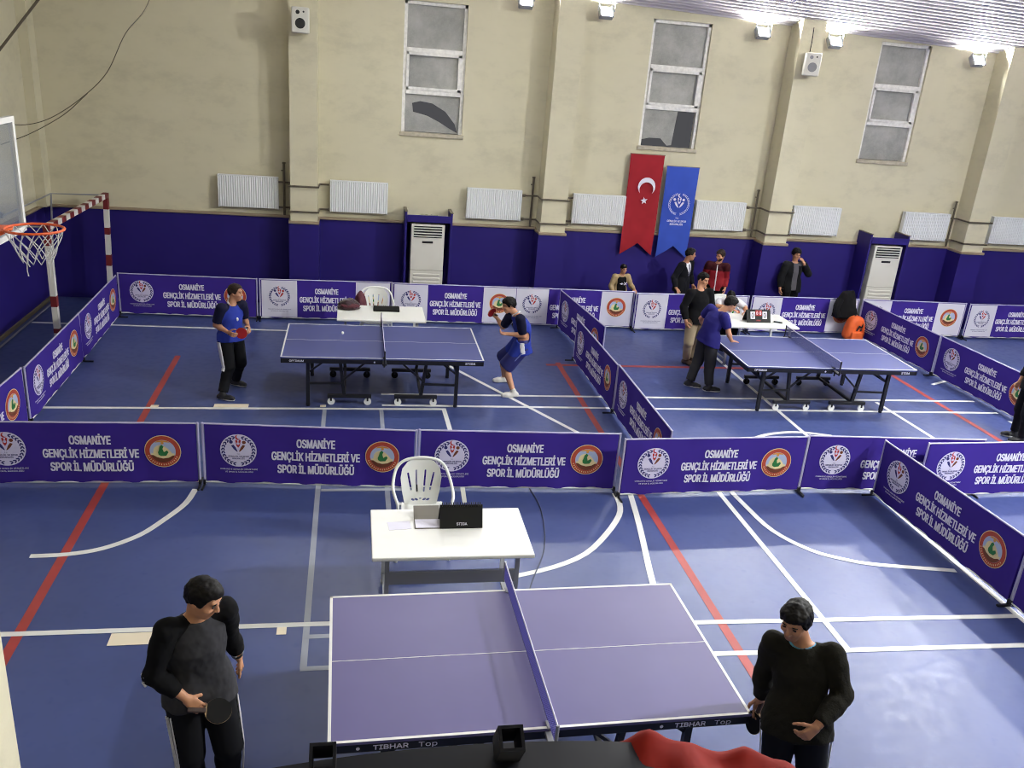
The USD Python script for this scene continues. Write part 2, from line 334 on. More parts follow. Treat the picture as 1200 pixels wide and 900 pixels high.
# ------------------------------------------------------------------ wall fittings
def radiator(first, x0, label, x1):
    w, h = 1.05, .58
    t = thing('radiator', label, 'radiator', (x0, WY, 1.80), group='white radiators along the back wall')
    n = 26; xs = np.linspace(.012, w - .012, 4 * n + 1); prof = np.array([0 if (i // 1) % 4 in (0, 1) else .012 for i in range(len(xs))])
    pts = [(a, -.14 - b) for a, b in zip(xs, prof)]
    poly = Polygon(pts + [(w - .012, -.10), (.012, -.10)])
    obj('front_panel', ext(poly, h - .03).apply_translation((0, 0, .015)), WHITE_MT, t, smooth=False)
    obj('back_panel', rbx(.012, w - .012, -.075, -.05, .015, h - .015, .006), WHITE_MT, t)
    obj('side_cover', rbx(0, .012, -.155, -.045, 0, h, .004), WHITE_MT, t); obj('side_cover', rbx(w - .012, w, -.155, -.045, 0, h, .004), WHITE_MT, t)
    obj('top_grille', cat([bx(.01, w - .01, -.15 + k * .018, -.142 + k * .018, h - .012, h) for k in range(6)]), WHITE_MT, t, smooth=False)
    obj('bracket', cat([bx(.2, .23, -.05, .0, .1, h - .1), bx(w - .23, w - .2, -.05, 0, .1, h - .1)]), STEEL, t, smooth=False)
    return t
RAD = [(-2.37, 'ribbed white radiator left of the first pilaster, below the blank wall'), (-.40, 'ribbed white radiator just right of the first pilaster'), (2.13, 'white radiator between the narrow left window and the second pilaster'),
       (4.19, 'white radiator partly behind the left edge of the red banner'), (6.70, 'white radiator right of the blue banner'), (8.78, 'white radiator right of the third pilaster, above the man in the open dark jacket'),
       (11.28, 'white radiator right of the second air conditioner cabinet'), (13.36, 'white radiator at the right edge of the picture, right of the fourth pilaster')]
r0_ = radiator(True, *RAD[0], None)
for x, l in RAD[1:]: dup(r0_, (x, WY, 1.80), 0, l)
for i, (x0, x1) in enumerate(PIL[:4]):
    t = thing('heating_pipe', group='heating pipework at the pilasters', label='dark heating pipework climbing and crossing the %s pilaster between two radiators' % ['first', 'second', 'third', 'fourth'][i], cat='pipe', loc=(x0, WY, 0))
    px = -.13; w = x1 - x0; yb = -.09; yf = -.49
    obj('riser', cat([cyl((px, yb, 1.70), (px, yb, 2.62), .022), cyl((px, yb, 2.62), (px, yb, 2.65), .03, 8), cyl((px - .05, yb, 2.5), (px, yb, 2.5), .012, 6)]), METAL_DARK, t)
    for z in (2.29, 1.84):
        obj('crossing_pipe', tube([(px - .16, yb, z), (px, yb, z), (-.03, yb, z), (-.03, yf, z - .0), (w + .03, yf, z), (w + .03, yb, z), (w + .2, yb, z)], .017, 8), METAL_DARK, t)
    obj('valve', cat([cyl((px - .19, yb, 2.29), (px - .14, yb, 2.29), .028, 8), cyl((px - .19, yb, 1.84), (px - .14, yb, 1.84), .03, 8), cyl((w + .18, yb, 1.84), (w + .2, yb, 1.84), .028, 8)]), METAL_DARK, t)

def speaker(loc, rot, label, dark):
    t = thing('wall_speaker', label, 'loudspeaker', loc, rot, 'wall speakers on the pilasters')
    obj('cabinet', rbx(-.14, .14, -.13, .12, 0, .40, .02), OFFWHITE, t)
    obj('woofer', cat([upright(ext(disc(.095).difference(disc(.082)), .012), 0, -.125, .15)]), OFFWHITE, t)
    cone = trimesh.creation.cone(.082, .05, sections=24); cone.vertices = np.stack([cone.vertices[:, 0], -.131 + .03 - cone.vertices[:, 2] * .2, cone.vertices[:, 1] + .15], 1)
    obj('woofer_cone', upright(ext(disc(.084), .004), 0, -.128, .15), BLACK if dark else mat('gray_cone', (130, 130, 134), .6), t, label='round bass cone')
    obj('tweeter', upright(ext(disc(.032), .006), -.04, -.128, .32), BLACK if dark else MATS['gray_cone'], t)
    obj('reflex_port', upright(ext(disc(.015), .004), .055, -.128, .33), BLACK, t)
    obj('bracket', cat([bx(-.03, .03, .12, .2, .12, .28)]), BLACK, t, smooth=False)
speaker((-.88, 15.95, 4.83), 0, 'white wall speaker with black cones on the first pilaster', True)
speaker((8.32, 15.95, 4.84), -.35, 'white wall speaker with gray cones on the third pilaster', False)
obj('speaker_cable', tube(curve([(8.33, 16.13, 5.25), (8.34, 16.14, 5.45), (8.33, 16.14, 5.68)], 10), .008, 6), BLACK, label='thin black cable running up from the speaker on the third pilaster', category='cable')
obj('stay_cable', tube([(-3.6, 12.0, 5.01), (-4.3, 12.0, 4.16), (-4.9, 12, 3.46), (-5.33, 12, 2.95)], .016, 8), METAL_DARK, label='thick dark cable slanting across the top left corner', category='cable')
obj('hanging_wire', tube(curve([(-3.1, 16.5, 5.9), (-3.2, 15.6, 5.05), (-3.42, 15, 4.6), (-3.73, 15, 4.02), (-4.13, 15, 3.62), (-4.59, 15, 3.3), (-4.97, 15, 3.17), (-5.35, 15, 3.17)], 60), .007, 6), METAL_DARK, label='thin wire sagging in a long loop in front of the blank left wall', category='wire')
obj('hanging_wire', tube(curve([(-4.03, 15, 3.70), (-4.4, 15, 3.36), (-4.9, 15, 3.05), (-5.35, 15, 2.85)], 24), .007, 6), METAL_DARK, label='second thin wire branching low from the sagging wire towards the left wall', category='wire')

def air_conditioner(loc, label):
    t = thing('air_conditioner', label, 'air conditioner', loc, 0, 'floor air conditioners')
    w = .62
    obj('case', rbx(-w / 2, w / 2, -.17, .17, 0, 1.72, .015), OFFWHITE, t)
    obj('outlet', bx(-w / 2 + .05, w / 2 - .05, -.176, -.165, 1.48, 1.69), BLACK, t, smooth=False)
    for k in range(4): obj('louver', rbx(-w / 2 + .05, w / 2 - .05, -.196, -.17, 1.50 + k * .05, 1.518 + k * .05, .004), OFFWHITE, t)
    obj('display', rbx(-.10, .10, -.178, -.165, 1.375, 1.415, .004), BLACK, t)
    obj('seam', bx(-w / 2 + .002, w / 2 - .002, -.173, -.165, .862, .868), METAL_DARK, t, smooth=False)
    for k in range(9): obj('intake_slat', rbx(-w / 2 + .06, w / 2 - .06, -.186, -.168, .18 + k * .072, .222 + k * .072, .008), OFFWHITE, t)
    return t
def cabinet(loc, label):
    t = thing('plywood_cabinet', label, 'cabinet', loc, 0, 'plywood surrounds of the air conditioners')
    m_ = DADO
    obj('side_panel', rbx(-.44, -.40, -.24, .24, 0, 1.94, .005), m_, t); obj('side_panel', rbx(.40, .44, -.24, .24, 0, 1.94, .005), m_, t)
    obj('shelf', rbx(-.40, .40, -.24, .24, 1.77, 1.80, .005), m_, t); obj('front_board', rbx(-.40, .40, -.255, -.235, 1.76, 1.89, .005), m_, t)
    obj('end_cap', cat([rbx(-.45, -.39, -.25, .22, 1.94, 1.955, .004), rbx(.39, .45, -.25, .22, 1.94, 1.955, .004)]), METAL_DARK, t)
    return t
a0 = air_conditioner((1.39, 16.25, 0), 'tall white floor air conditioner below the narrow left window')
dup(a0, (10.83, 16.25, 0), 0, 'tall white floor air conditioner at the right, behind the orange bag corner')
c0 = cabinet((1.40, 16.33, 0), 'navy plywood surround around the left air conditioner')
dup(c0, (10.82, 16.33, 0), 0, 'navy plywood surround around the right air conditioner')
rub = cat([trimesh.creation.icosphere(1, .05).apply_scale([1.4, 1, .7]).apply_translation((x, y, .02)) for x, y in [(0, 0), (.09, .03), (.17, -.02), (-.08, .02)]])
rub.vertices += (meshkit.noise(rub.vertices * 30)[:, None] - .5) * .05
tt = thing('crumpled_paper', 'crumpled greenish rag on top of the left air conditioner surround', 'rag', (1.36, 16.3, 1.81))
obj('rag', rub, mat('rag', (150, 150, 120), .9), tt)

# hanging banners
def banner(loc, w, h, m_, label):
    t = thing('hanging_banner', label, 'banner', loc, 0, 'long banners on the back wall')
    nx, nz = 10, 30; v = []; f = []
    for j in range(nz + 1):
        for i in range(nx + 1):
            x = i / nx; z = j / nz
            tail = .36 * (1 - abs(2 * x - 1)) * w if j == nz else 0
            zz_ = -z * h + (tail if j == nz else 0)
            if j < nz and z * h > h - .36 * (1 - abs(2 * x - 1)) * w: zz_ = -(h - .36 * (1 - abs(2 * x - 1)) * w) + (1 - z) * .001
            v.append((x * w - w / 2 + .012 * z * math.sin(x * 5), -.012 - .02 * z * (1 + math.sin(x * 7 + z * 5)) * .5 - .02 * math.sin(z * 9 + x * 2) * z, zz_))
    v = np.array(v); q = [[j * (nx + 1) + i, (j + 1) * (nx + 1) + i, (j + 1) * (nx + 1) + i + 1, j * (nx + 1) + i + 1] for j in range(nz) for i in range(nx)]
    q = np.array(q); fr_ = trimesh.Trimesh(v, np.vstack([q[:, :3], q[:, [0, 2, 3]]]), process=False)
    bk = trimesh.Trimesh(v + [0, .004, 0], np.vstack([q[:, [0, 2, 1]], q[:, [0, 3, 2]]]), process=False)
    obj('cloth', cat([fr_, bk]), m_, t, smooth=60)
    obj('batten', cyl((-w / 2 - .01, 0, 0), (w / 2 + .01, 0, 0), .012, 8), METAL_DARK, t)
    for q in (-1, 1): obj('hook', cyl((q * w * .42, .005, 0), (q * w * .42, WY - loc[1] + .002, .0), .006, 6), METAL_DARK, t)
    return t
RED_CLOTH = mat('red_banner_cloth', (150, 32, 42), .75, spec=.2, vary=.12, scale=3)
bt = banner((5.58, 16.5, 3.19), .68, 1.95, RED_CLOTH, 'long red banner with white crescent and star, swallow tailed, on the back wall')
cres = disc(.175, 48).difference(disc(.14, 48, (0, -.055)))
star = Polygon([(math.sin(a) * r, math.cos(a) * r) for k in range(10) for a, r in [(k * math.pi / 5, .075 if k % 2 == 0 else .03)]])
obj('crescent', upright(ext(cres, .002), .04, -.052, -.60), PR_WHITE, bt, smooth=False)
obj('star', upright(ext(affinity.rotate(star, 8), .002), .02, -.05, -.87), PR_WHITE, bt, smooth=False)
bb = banner((6.33, 16.5, 3.0), .66, 1.78, mat('blue_banner_cloth', (54, 80, 176), .75, spec=.2, vary=.08, scale=3), 'long blue banner with a round white emblem, right of the red banner')

def leaves(R, n, ln, wd, a0=18, a1=165, sides=(-1, 1)):
    out = []
    for s in sides:
        for k in range(n):
            a = math.radians(a0 + (a1 - a0) * k / (n - 1)); 
            e = affinity.scale(Point(0, 0).buffer(1, quad_segs=3), ln, wd)
            for tw, rr in ((28, R + .010 * R / .165), (-28, R - .010 * R / .165)):
                out.append(affinity.translate(affinity.rotate(e, s * (-math.degrees(a)) + s * tw, origin=(0, 0)), s * math.sin(a) * rr, math.cos(a) * rr))
    return unary_union(out)
def figure_shapes(k):
    """the small figures of the round emblem: three heads over leaf-like bodies; k scales"""
    S = lambda g: affinity.scale(g, k, k, origin=(0, 0))
    left = Polygon([(-.075, .03), (-.05, .04), (-.028, .01), (-.005, -.045), (-.02, -.04), (-.05, -.01)])
    right = affinity.scale(left, -1, 1, origin=(0, 0))
    heads = [disc(.02, 16, (-.075, .072)), disc(.02, 16, (.062, .07))]
    cr = disc(.03, 20, (0, .13)).difference(disc(.026, 20, (.012, .136)))
    mid = unary_union([cr, Polygon([(-.03, .095), (-.012, .1), (.0, .06), (.012, .1), (.03, .095), (.018, .03), (.0, .005), (-.018, .03)]).difference(disc(.016, 12, (0, .055)))])
    return S(unary_union([left, heads[0]])), S(unary_union([right, heads[1]])), S(mid)
l_, r_, m__ = figure_shapes(1.35)
obj('emblem', upright(ext(unary_union([l_, r_, m__]), .002), .0, -.047, -.72), PR_WHITE, bb, smooth=False, label='white emblem of small figures')
for s_ in (-1, 1): obj('wreath', upright(ext(leaves(.2, 17, .016, .0055, sides=(s_,)), .002), .0, -.047, -.71), PR_WHITE, bb, smooth=False)
obj('lettering', cat([upright(text('T.C.', .028), 0, -.048, -1.0), upright(text('GENÇLİK VE SPOR', .036, .4), 0, -.048, -1.065), upright(text('BAKANLIĞI', .036, .27), 0, -.048, -1.125)]), PR_WHITE, bb, smooth=False)

# ------------------------------------------------------------------ goal and basketball hoop
g = thing('handball_goal', 'handball goal with white and dark red banded posts in the left corner', 'goal', (-4.25, 13.2, 0))
GL = 2.95; GH = 2.0
def banded(parent, name, a, b, bands):
    a, b = np.array(a, float), np.array(b, float); L = np.linalg.norm(b - a); d = (b - a) / L
    prev = 0; k = 0
    base = obj(name, tubebox(a, b, .04), GOALWHITE, parent, smooth=False)
    for s, e in bands: obj('red_band', tubebox(a + d * s * L, a + d * e * L, .0415), MAROON, base, smooth=False, label='dark red painted band')
def tubebox(a, b, r):
    a, b = np.array(a), np.array(b); d = (b - a) / np.linalg.norm(b - a); ref = np.array([0, 0, 1.]) if abs(d[2]) < .9 else np.array([1., 0, 0])
    u = np.cross(d, ref); u /= np.linalg.norm(u); w = np.cross(d, u)
    v = [p + su * u * r + sw * w * r for p in (a, b) for su, sw in ((-1, -1), (1, -1), (1, 1), (-1, 1))]
    f = [[0, 1, 2], [0, 2, 3], [4, 6, 5], [4, 7, 6]] + [x for i in range(4) for x in ([i, i + 4, (i + 1) % 4 + 4], [i, (i + 1) % 4 + 4, (i + 1) % 4])]
    m = trimesh.Trimesh(v, f, process=False); m.fix_normals(); return m
banded(g, 'goal_post', (0, 0, 0), (0, 0, GH), [(.04, .09), (.2, .235), (.40, .48), (.85, 1.0)])
banded(g, 'goal_post', (0, GL, 0), (.06, GL, GH), [(.1, .2), (.36, .46), (.64, .70), (.86, 1.0)])
banded(g, 'crossbar', (0, 0, GH - .04), (.06, GL, GH - .04), [(.06 + k * .125, .06 + k * .125 + .062) for k in range(8)])
obj('rear_frame', cat([tube([(0, 0, GH - .04), (-.85, 0, GH - .06), (-.95, 0, .03), (-.95, GL, .03), (-.82, GL, GH - .06), (.06, GL, GH - .04)], .016, 8), tube([(-.84, .0, GH - .06), (-.82, GL, GH - .06)], .014, 8)]), STEEL, g)

h = thing('basketball_hoop', 'orange basketball ring with white net on a white framed clear backboard', 'basketball hoop', (-2.60, 7.78, 3.05))
bxp = -.375
obj('glass_board', bx(bxp - .012, bxp, -.9, .9, -.2, .82), mat_clear('board_glass', (120, 128, 140), .35), h, smooth=False)
def frame_rect(y0, y1, z0, z1, w, x0, x1): return cat([bx(x0, x1, y0, y0 + w, z0, z1), bx(x0, x1, y1 - w, y1, z0, z1), bx(x0, x1, y0 + w, y1 - w, z0, z0 + w), bx(x0, x1, y0 + w, y1 - w, z1 - w, z1)])
obj('board_frame', frame_rect(-.9, .9, -.2, .82, .05, bxp - .03, bxp + .01), GOALWHITE, h, smooth=False)
obj('target_square', frame_rect(-.295, .295, .1, .55, .05, bxp, bxp + .003), GOALWHITE, h, smooth=False)
th = np.linspace(0, 2 * np.pi, 41); ring = np.stack([.225 * np.cos(th), .225 * np.sin(th), 0 * th], 1)
obj('ring', tube(ring, .011, 8, cap=False), ORANGE, h)
obj('ring_bracket', cat([rbx(bxp, bxp + .02, -.1, .1, -.13, .06, .005), ext(Polygon([(bxp, -.09), (-.2, -.13), (-.17, 0.), (-.2, .13), (bxp, .09)]), .012).apply_translation((0, 0, -.012)), ext(Polygon([(bxp, -.012), (-.19, -.012), (-.19, -.03), (bxp, -.12)]), .012).apply_transform(trimesh.transformations.rotation_matrix(np.pi / 2, [1, 0, 0])).apply_translation((0, .05, 0)),
                          ext(Polygon([(bxp, -.012), (-.19, -.012), (-.19, -.03), (bxp, -.12)]), .012).apply_transform(trimesh.transformations.rotation_matrix(np.pi / 2, [1, 0, 0])).apply_translation((0, -.04, 0))]), ORANGE, h)
net = []
N = 12
for k in range(N):
    for s in (-1, 1):
        pts = []
        for j in range(5):
            a = 2 * np.pi * (k + s * .5 * j) / N; z = -.07 * j; rr = .222 - .028 * j + .004 * (j % 2)
            pts.append((rr * math.cos(a), rr * math.sin(a), z))
        net.append(tube(curve(pts, 10), .004, 5))
for k, L in ((2, .16), (8, .1), (5, .06)):
    a = 2 * np.pi * k / N; net.append(tube([(.11 * math.cos(a), .11 * math.sin(a), -.28), (.115 * math.cos(a), .115 * math.sin(a), -.28 - L * .5), (.1 * math.cos(a), .12 * math.sin(a), -.28 - L)], .005, 5))
obj('net', cat(net), mat('net_cord', (206, 206, 204), .7), h)
obj('support_arm', cat([tube([(bxp - .03, -.5, .6), (-2.76, -.5, .9)], .03, 8), tube([(bxp - .03, .5, .6), (-2.76, .5, .9)], .03, 8), tube([(bxp - .03, -.5, 0), (-2.76, -.5, .9)], .025, 8), tube([(bxp - .03, .5, 0), (-2.76, .5, .9)], .025, 8)]), STEEL, h)

# ------------------------------------------------------------------ barrier panels
PW, PH = 2.31, .74
def wave(x, z): return .006 * np.sin(x * 7.0 + z * 2) + .004 * np.sin(x * 15 + 1.3 + z * 4) * (1 - z / PH)
def on_fabric(m, x, z, lift):
    """a flat print (xy plane) laid on the waving front of the fabric"""
    if max(np.ptp(m.vertices[:, 0]), np.ptp(m.vertices[:, 1])) > .3:
        v, f = trimesh.remesh.subdivide_to_size(m.vertices, m.faces, .07, max_iter=12); m = trimesh.Trimesh(v, f, process=False)
    X, Z = m.vertices[:, 0] + x, m.vertices[:, 1] + z
    return trimesh.Trimesh(np.stack([X, -.014 - wave(X, Z) - lift - m.vertices[:, 2], Z], 1), m.faces, process=False)
def cloth_sheet(x0, x1, z0, z1, nx, nz, back=True, lift=0):
    X, Z = np.meshgrid(np.linspace(x0, x1, nx + 1), np.linspace(0, 1, nz + 1))
    zb = z0 + .008 * np.sin(X * 9) + .006 * np.sin(X * 23)
    if lift: zb = z0 + 0 * X + .0
    Z = zb + (z1 - zb) * Z
    F = np.stack([X, -.014 - wave(X, Z) - lift, Z], -1).reshape(-1, 3)
    q = np.array([[j * (nx + 1) + i, j * (nx + 1) + i + 1, (j + 1) * (nx + 1) + i + 1, (j + 1) * (nx + 1) + i] for j in range(nz) for i in range(nx)])
    fr_ = trimesh.Trimesh(F, np.vstack([q[:, :3], q[:, [0, 2, 3]]]), process=False)
    if not back: return fr_
    Bk = F.copy(); Bk[:, 1] = .014 - wave(F[:, 0], F[:, 2])
    bk = trimesh.Trimesh(Bk, np.vstack([q[:, [0, 2, 1]], q[:, [0, 3, 2]]]), process=False)
    return cat([fr_, bk])
EPS = .0022
def white_emblem(t, x, z, on_white):
    R = .195
    e = obj('round_emblem', on_fabric(ext(disc(R, 48), .0008), x, z, EPS), PR_LAV if not on_white else BANNERWHITE, t, smooth=False, label='round white emblem with wreath and small figures')
    L = EPS + .0016
    for s_ in (-1, 1): obj('wreath', on_fabric(ext(leaves(.163, 12, .019, .0075, sides=(s_,)), .0006), x, z, L), PR_NAVY, e, smooth=False)
    a, b, c = figure_shapes(1.0)
    sh = lambda g: affinity.translate(g, 0, .03)
    obj('figure', on_fabric(ext(sh(a), .0006), x, z, L), PR_NAVY, e, smooth=False, label='dark blue figure')
    obj('figure', on_fabric(ext(sh(b), .0006), x, z, L), PR_BROWN if not on_white else PR_RED, e, smooth=False, label='reddish figure')
    obj('figure', on_fabric(ext(sh(c), .0006), x, z, L), PR_RED, e, smooth=False, label='red figure with crescent')
    obj('emblem_lettering', cat([on_fabric(text('T.C.', .013, bold=False), x, z - .048, L), on_fabric(text('GENÇLİK VE SPOR', .017, .22), x, z - .078, L), on_fabric(text('BAKANLIĞI', .016, .13), x, z - .104, L)]), PR_NAVY, e, smooth=False)
def red_emblem(t, x, z):
    R = .19; L = EPS
    e = obj('round_crest', on_fabric(ext(disc(R, 48), .0006), x, z, L), PR_CREAM, t, smooth=False, label='round brick red crest with a green figure')
    obj('crest_ring', on_fabric(ext(disc(R - .008, 48).difference(disc(.135, 40)), .0006), x, z, L + .0014), PR_BRICK, e, smooth=False)
    obj('crest_sky', on_fabric(ext(disc(.136, 40), .0005), x, z, L + .0010), PR_SKY, e, smooth=False)
    mound = disc(.134, 40).intersection(Polygon([(-.2, -.2), (.2, -.2), (.2, -.04), (.1, -.05), (.06, -.075), (0, -.085), (-.06, -.07), (-.1, -.045), (-.2, -.05)]))
    obj('crest_ground', on_fabric(ext(mound, .0006), x, z, L + .0024), PR_BROWN, e, smooth=False)
    sand = disc(.134, 40).intersection(Polygon([(-.12, -.045), (-.06, -.07), (0, -.085), (.06, -.075), (.12, -.045), (.12, -.02), (.05, -.04), (-.05, -.04), (-.12, -.02)]))
    obj('crest_sand', on_fabric(ext(sand, .0006), x, z, L + .0024), PR_CREAM, e, smooth=False)
    body = Polygon([(-.045, -.04), (-.02, -.055), (.035, -.05), (.06, -.01), (.045, .012), (.012, -.01), (.0, .03), (.012, .06), (-.008, .078), (-.03, .055), (-.04, .01), (-.05, -.01)])
    obj('crest_figure', on_fabric(ext(body, .0006), x, z, L + .0030), PR_GREEN, e, smooth=False)
    top = unary_union([Polygon([(-.08, .1), (-.05, .125), (0, .132), (.05, .125), (.08, .1), (.05, .108), (0, .112), (-.05, .108)]), disc(.016, 12, (0, .1))])
    obj('crest_gold', on_fabric(ext(top, .0006), x, z, L + .0028), PR_GOLD, e, smooth=False)
    ticks = unary_union([affinity.rotate(sbox(-.004, .15, .004, .167), a, origin=(0, 0)) for a in list(range(110, 251, 9))])
    obj('crest_ticks', on_fabric(ext(ticks, .0005), x, z, L + .0024), PR_CREAM, e, smooth=False)
TXT = [('OSMANİYE', .405, .522), ('GENÇLİK HİZMETLERİ VE', .94, .362), ('SPOR İL MÜDÜRLÜĞÜ', .82, .205)]
def barrier(kind, loc, rot, label):
    t = thing('barrier_panel', label, 'barrier', loc, rot, 'printed fabric barriers around the courts')
    w = PW / 2
    obj('fabric', cloth_sheet(-w + .02, w - .02, .05, PH - .002, 40, 6), PURPLE, t, smooth=60)
    for s in (-1, 1):
        obj('post', cat([cyl((s * w, 0, .012), (s * w, 0, PH + .012), .012, 10)]), mat('lavender_tube', (190, 186, 214), .4, .2), t)
        obj('foot', cat([rbx(s * w - .011, s * w + .011, -.15, .15, 0, .022, .006), bx(s * w - .012, s * w + .012, -.03, .03, .02, .07)]), BLACK, t)
    obj('top_rail', cyl((-w, 0, PH), (w, 0, PH), .011, 8), MATS['lavender_tube'], t)
    obj('bottom_rail', cyl((-w, .0, .042), (w, .0, .042), .011, 8), WHITE_PL, t)
    if kind == 'purple':
        white_emblem(t, -w + .375, .44, False); red_emblem(t, -w + 1.94, .415)
        tx = -w + 1.21
        obj('small_lettering', cat([on_fabric(text('OSMANİYE GENÇLİK HİZMETLERİ', .016, .40, bold=False), -w + .375, .205, EPS), on_fabric(text('VE SPOR İL MÜDÜRLÜĞÜ', .016, .30, bold=False), -w + .375, .172, EPS)]), PR_WHITE, t, smooth=False)
        sc = 1.0
    else:
        obj('white_end', cloth_sheet(-w + .03, -w + .64, .06, PH - .012, 12, 6, False, .0016), BANNERWHITE, t, smooth=60)
        obj('white_end', cloth_sheet(w - .64, w - .03, .06, PH - .012, 12, 6, False, .0016), BANNERWHITE, t, smooth=60)
        white_emblem(t, -w + .335, .44, True); red_emblem(t, w - .335, .43)
        obj('small_lettering', cat([on_fabric(text('OSMANİYE GENÇLİK HİZMETLERİ', .016, .40, bold=False), -w + .335, .195, EPS), on_fabric(text('VE SPOR İL MÜDÜRLÜĞÜ', .016, .30, bold=False), -w + .335, .162, EPS)]), PR_NAVY, t, smooth=False)
        tx = 0.; sc = .98
    for s, wd, z in TXT:
        m_ = text(s, .096, wd * sc * 1.02)
        obj('lettering', on_fabric(cat([m_.copy().apply_translation((q * .0032, 0, .0002 * (q > 0)))for q in (-1, 1)]), tx, z - .025, EPS), PR_WHITE, t, smooth=False)
    return t
H90 = math.pi / 2
def mid(a, b): return ((a[0] + b[0]) / 2, (a[1] + b[1]) / 2, 0), math.atan2(b[1] - a[1], b[0] - a[0])
P_LIST = []
def row(pts, labels, kind='purple'):
    for (a, b), l in zip(pts, labels): P_LIST.append((kind, *mid(a, b), l))
row([((-3.93, 9.08), (-1.61, 9.06)), ((-1.57, 9.06), (.745, 8.88)), ((.77, 8.90), (3.085, 8.81)), ((3.10, 8.66), (5.40, 8.74)), ((5.43, 8.77), (7.75, 8.66)), ((6.88, 8.55), (9.2, 8.63))],
    ['purple fabric barrier at the left end of the middle row, running out of the picture', 'purple fabric barrier of the middle row left of the near white chair', 'purple fabric barrier of the middle row behind the near white chair',
     'purple fabric barrier of the middle row right of the one behind the near chair', 'purple fabric barrier of the middle row partly hidden behind the slanting near right panel', 'purple fabric barrier of the middle row at the far right edge'])
row([((-3.9, 13.05), (-3.94, 15.37)), ((-3.88, 10.73), (-3.9, 13.05)), ((-4.0, 8.4), (-3.91, 10.71))],
    ['purple fabric barrier of the left side row nearest the back corner', 'purple fabric barrier in the middle of the left side row', 'purple fabric barrier of the left side row cut by the picture edge'])
row([((3.86, 15.38), (4.08, 13.1)), ((3.72, 13.5), (3.75, 11.22)), ((3.77, 11.20), (3.74, 8.90))],
    ['purple fabric barrier of the centre divider nearest the back row', 'middle purple fabric barrier of the centre divider', 'purple fabric barrier of the centre divider nearest the camera'])
row([((10.08, 15.38), (10.19, 13.08)), ((10.21, 13.05), (10.3, 10.75))],
    ['purple fabric barrier beside the orange bag, right of the right far table', 'purple fabric barrier of the right divider cut by the right picture edge'])
row([((6.36, 8.62), (6.46, 6.34)), ((6.46, 6.31), (6.47, 4.0))],
    ['slanting purple fabric barrier at the right of the near court', 'purple fabric barrier at the right edge behind the near right player'])
row([((-3.95, 15.53), (-1.63, 15.46))], ['all purple fabric barrier at the left end of the back row'])
row([((-1.6, 15.46), (.74, 15.53)), ((.78, 15.49), (3.02, 15.48)), ((3.04, 15.48), (5.28, 15.46)), ((5.31, 15.36), (7.66, 15.43)), ((7.70, 15.44), (10.05, 15.47)), ((10.09, 15.47), (12.45, 15.43)), ((12.48, 15.38), (14.8, 15.45))],
    ['white ended barrier of the back row behind the far left umpire chair', 'white ended barrier of the back row below the left air conditioner', 'white ended barrier of the back row in front of the boy',
     'white ended barrier of the back row in front of the suited man', 'white ended barrier of the back row behind the right umpire table', 'white ended barrier of the back row right of the orange bag', 'white ended barrier of the back row at the right picture edge'], 'white_ended')
protos = {}
for kind, loc, rot, l in P_LIST:
    if kind not in protos: protos[kind] = barrier(kind, loc, rot, l)
    else: dup(protos[kind], loc, rot, l)

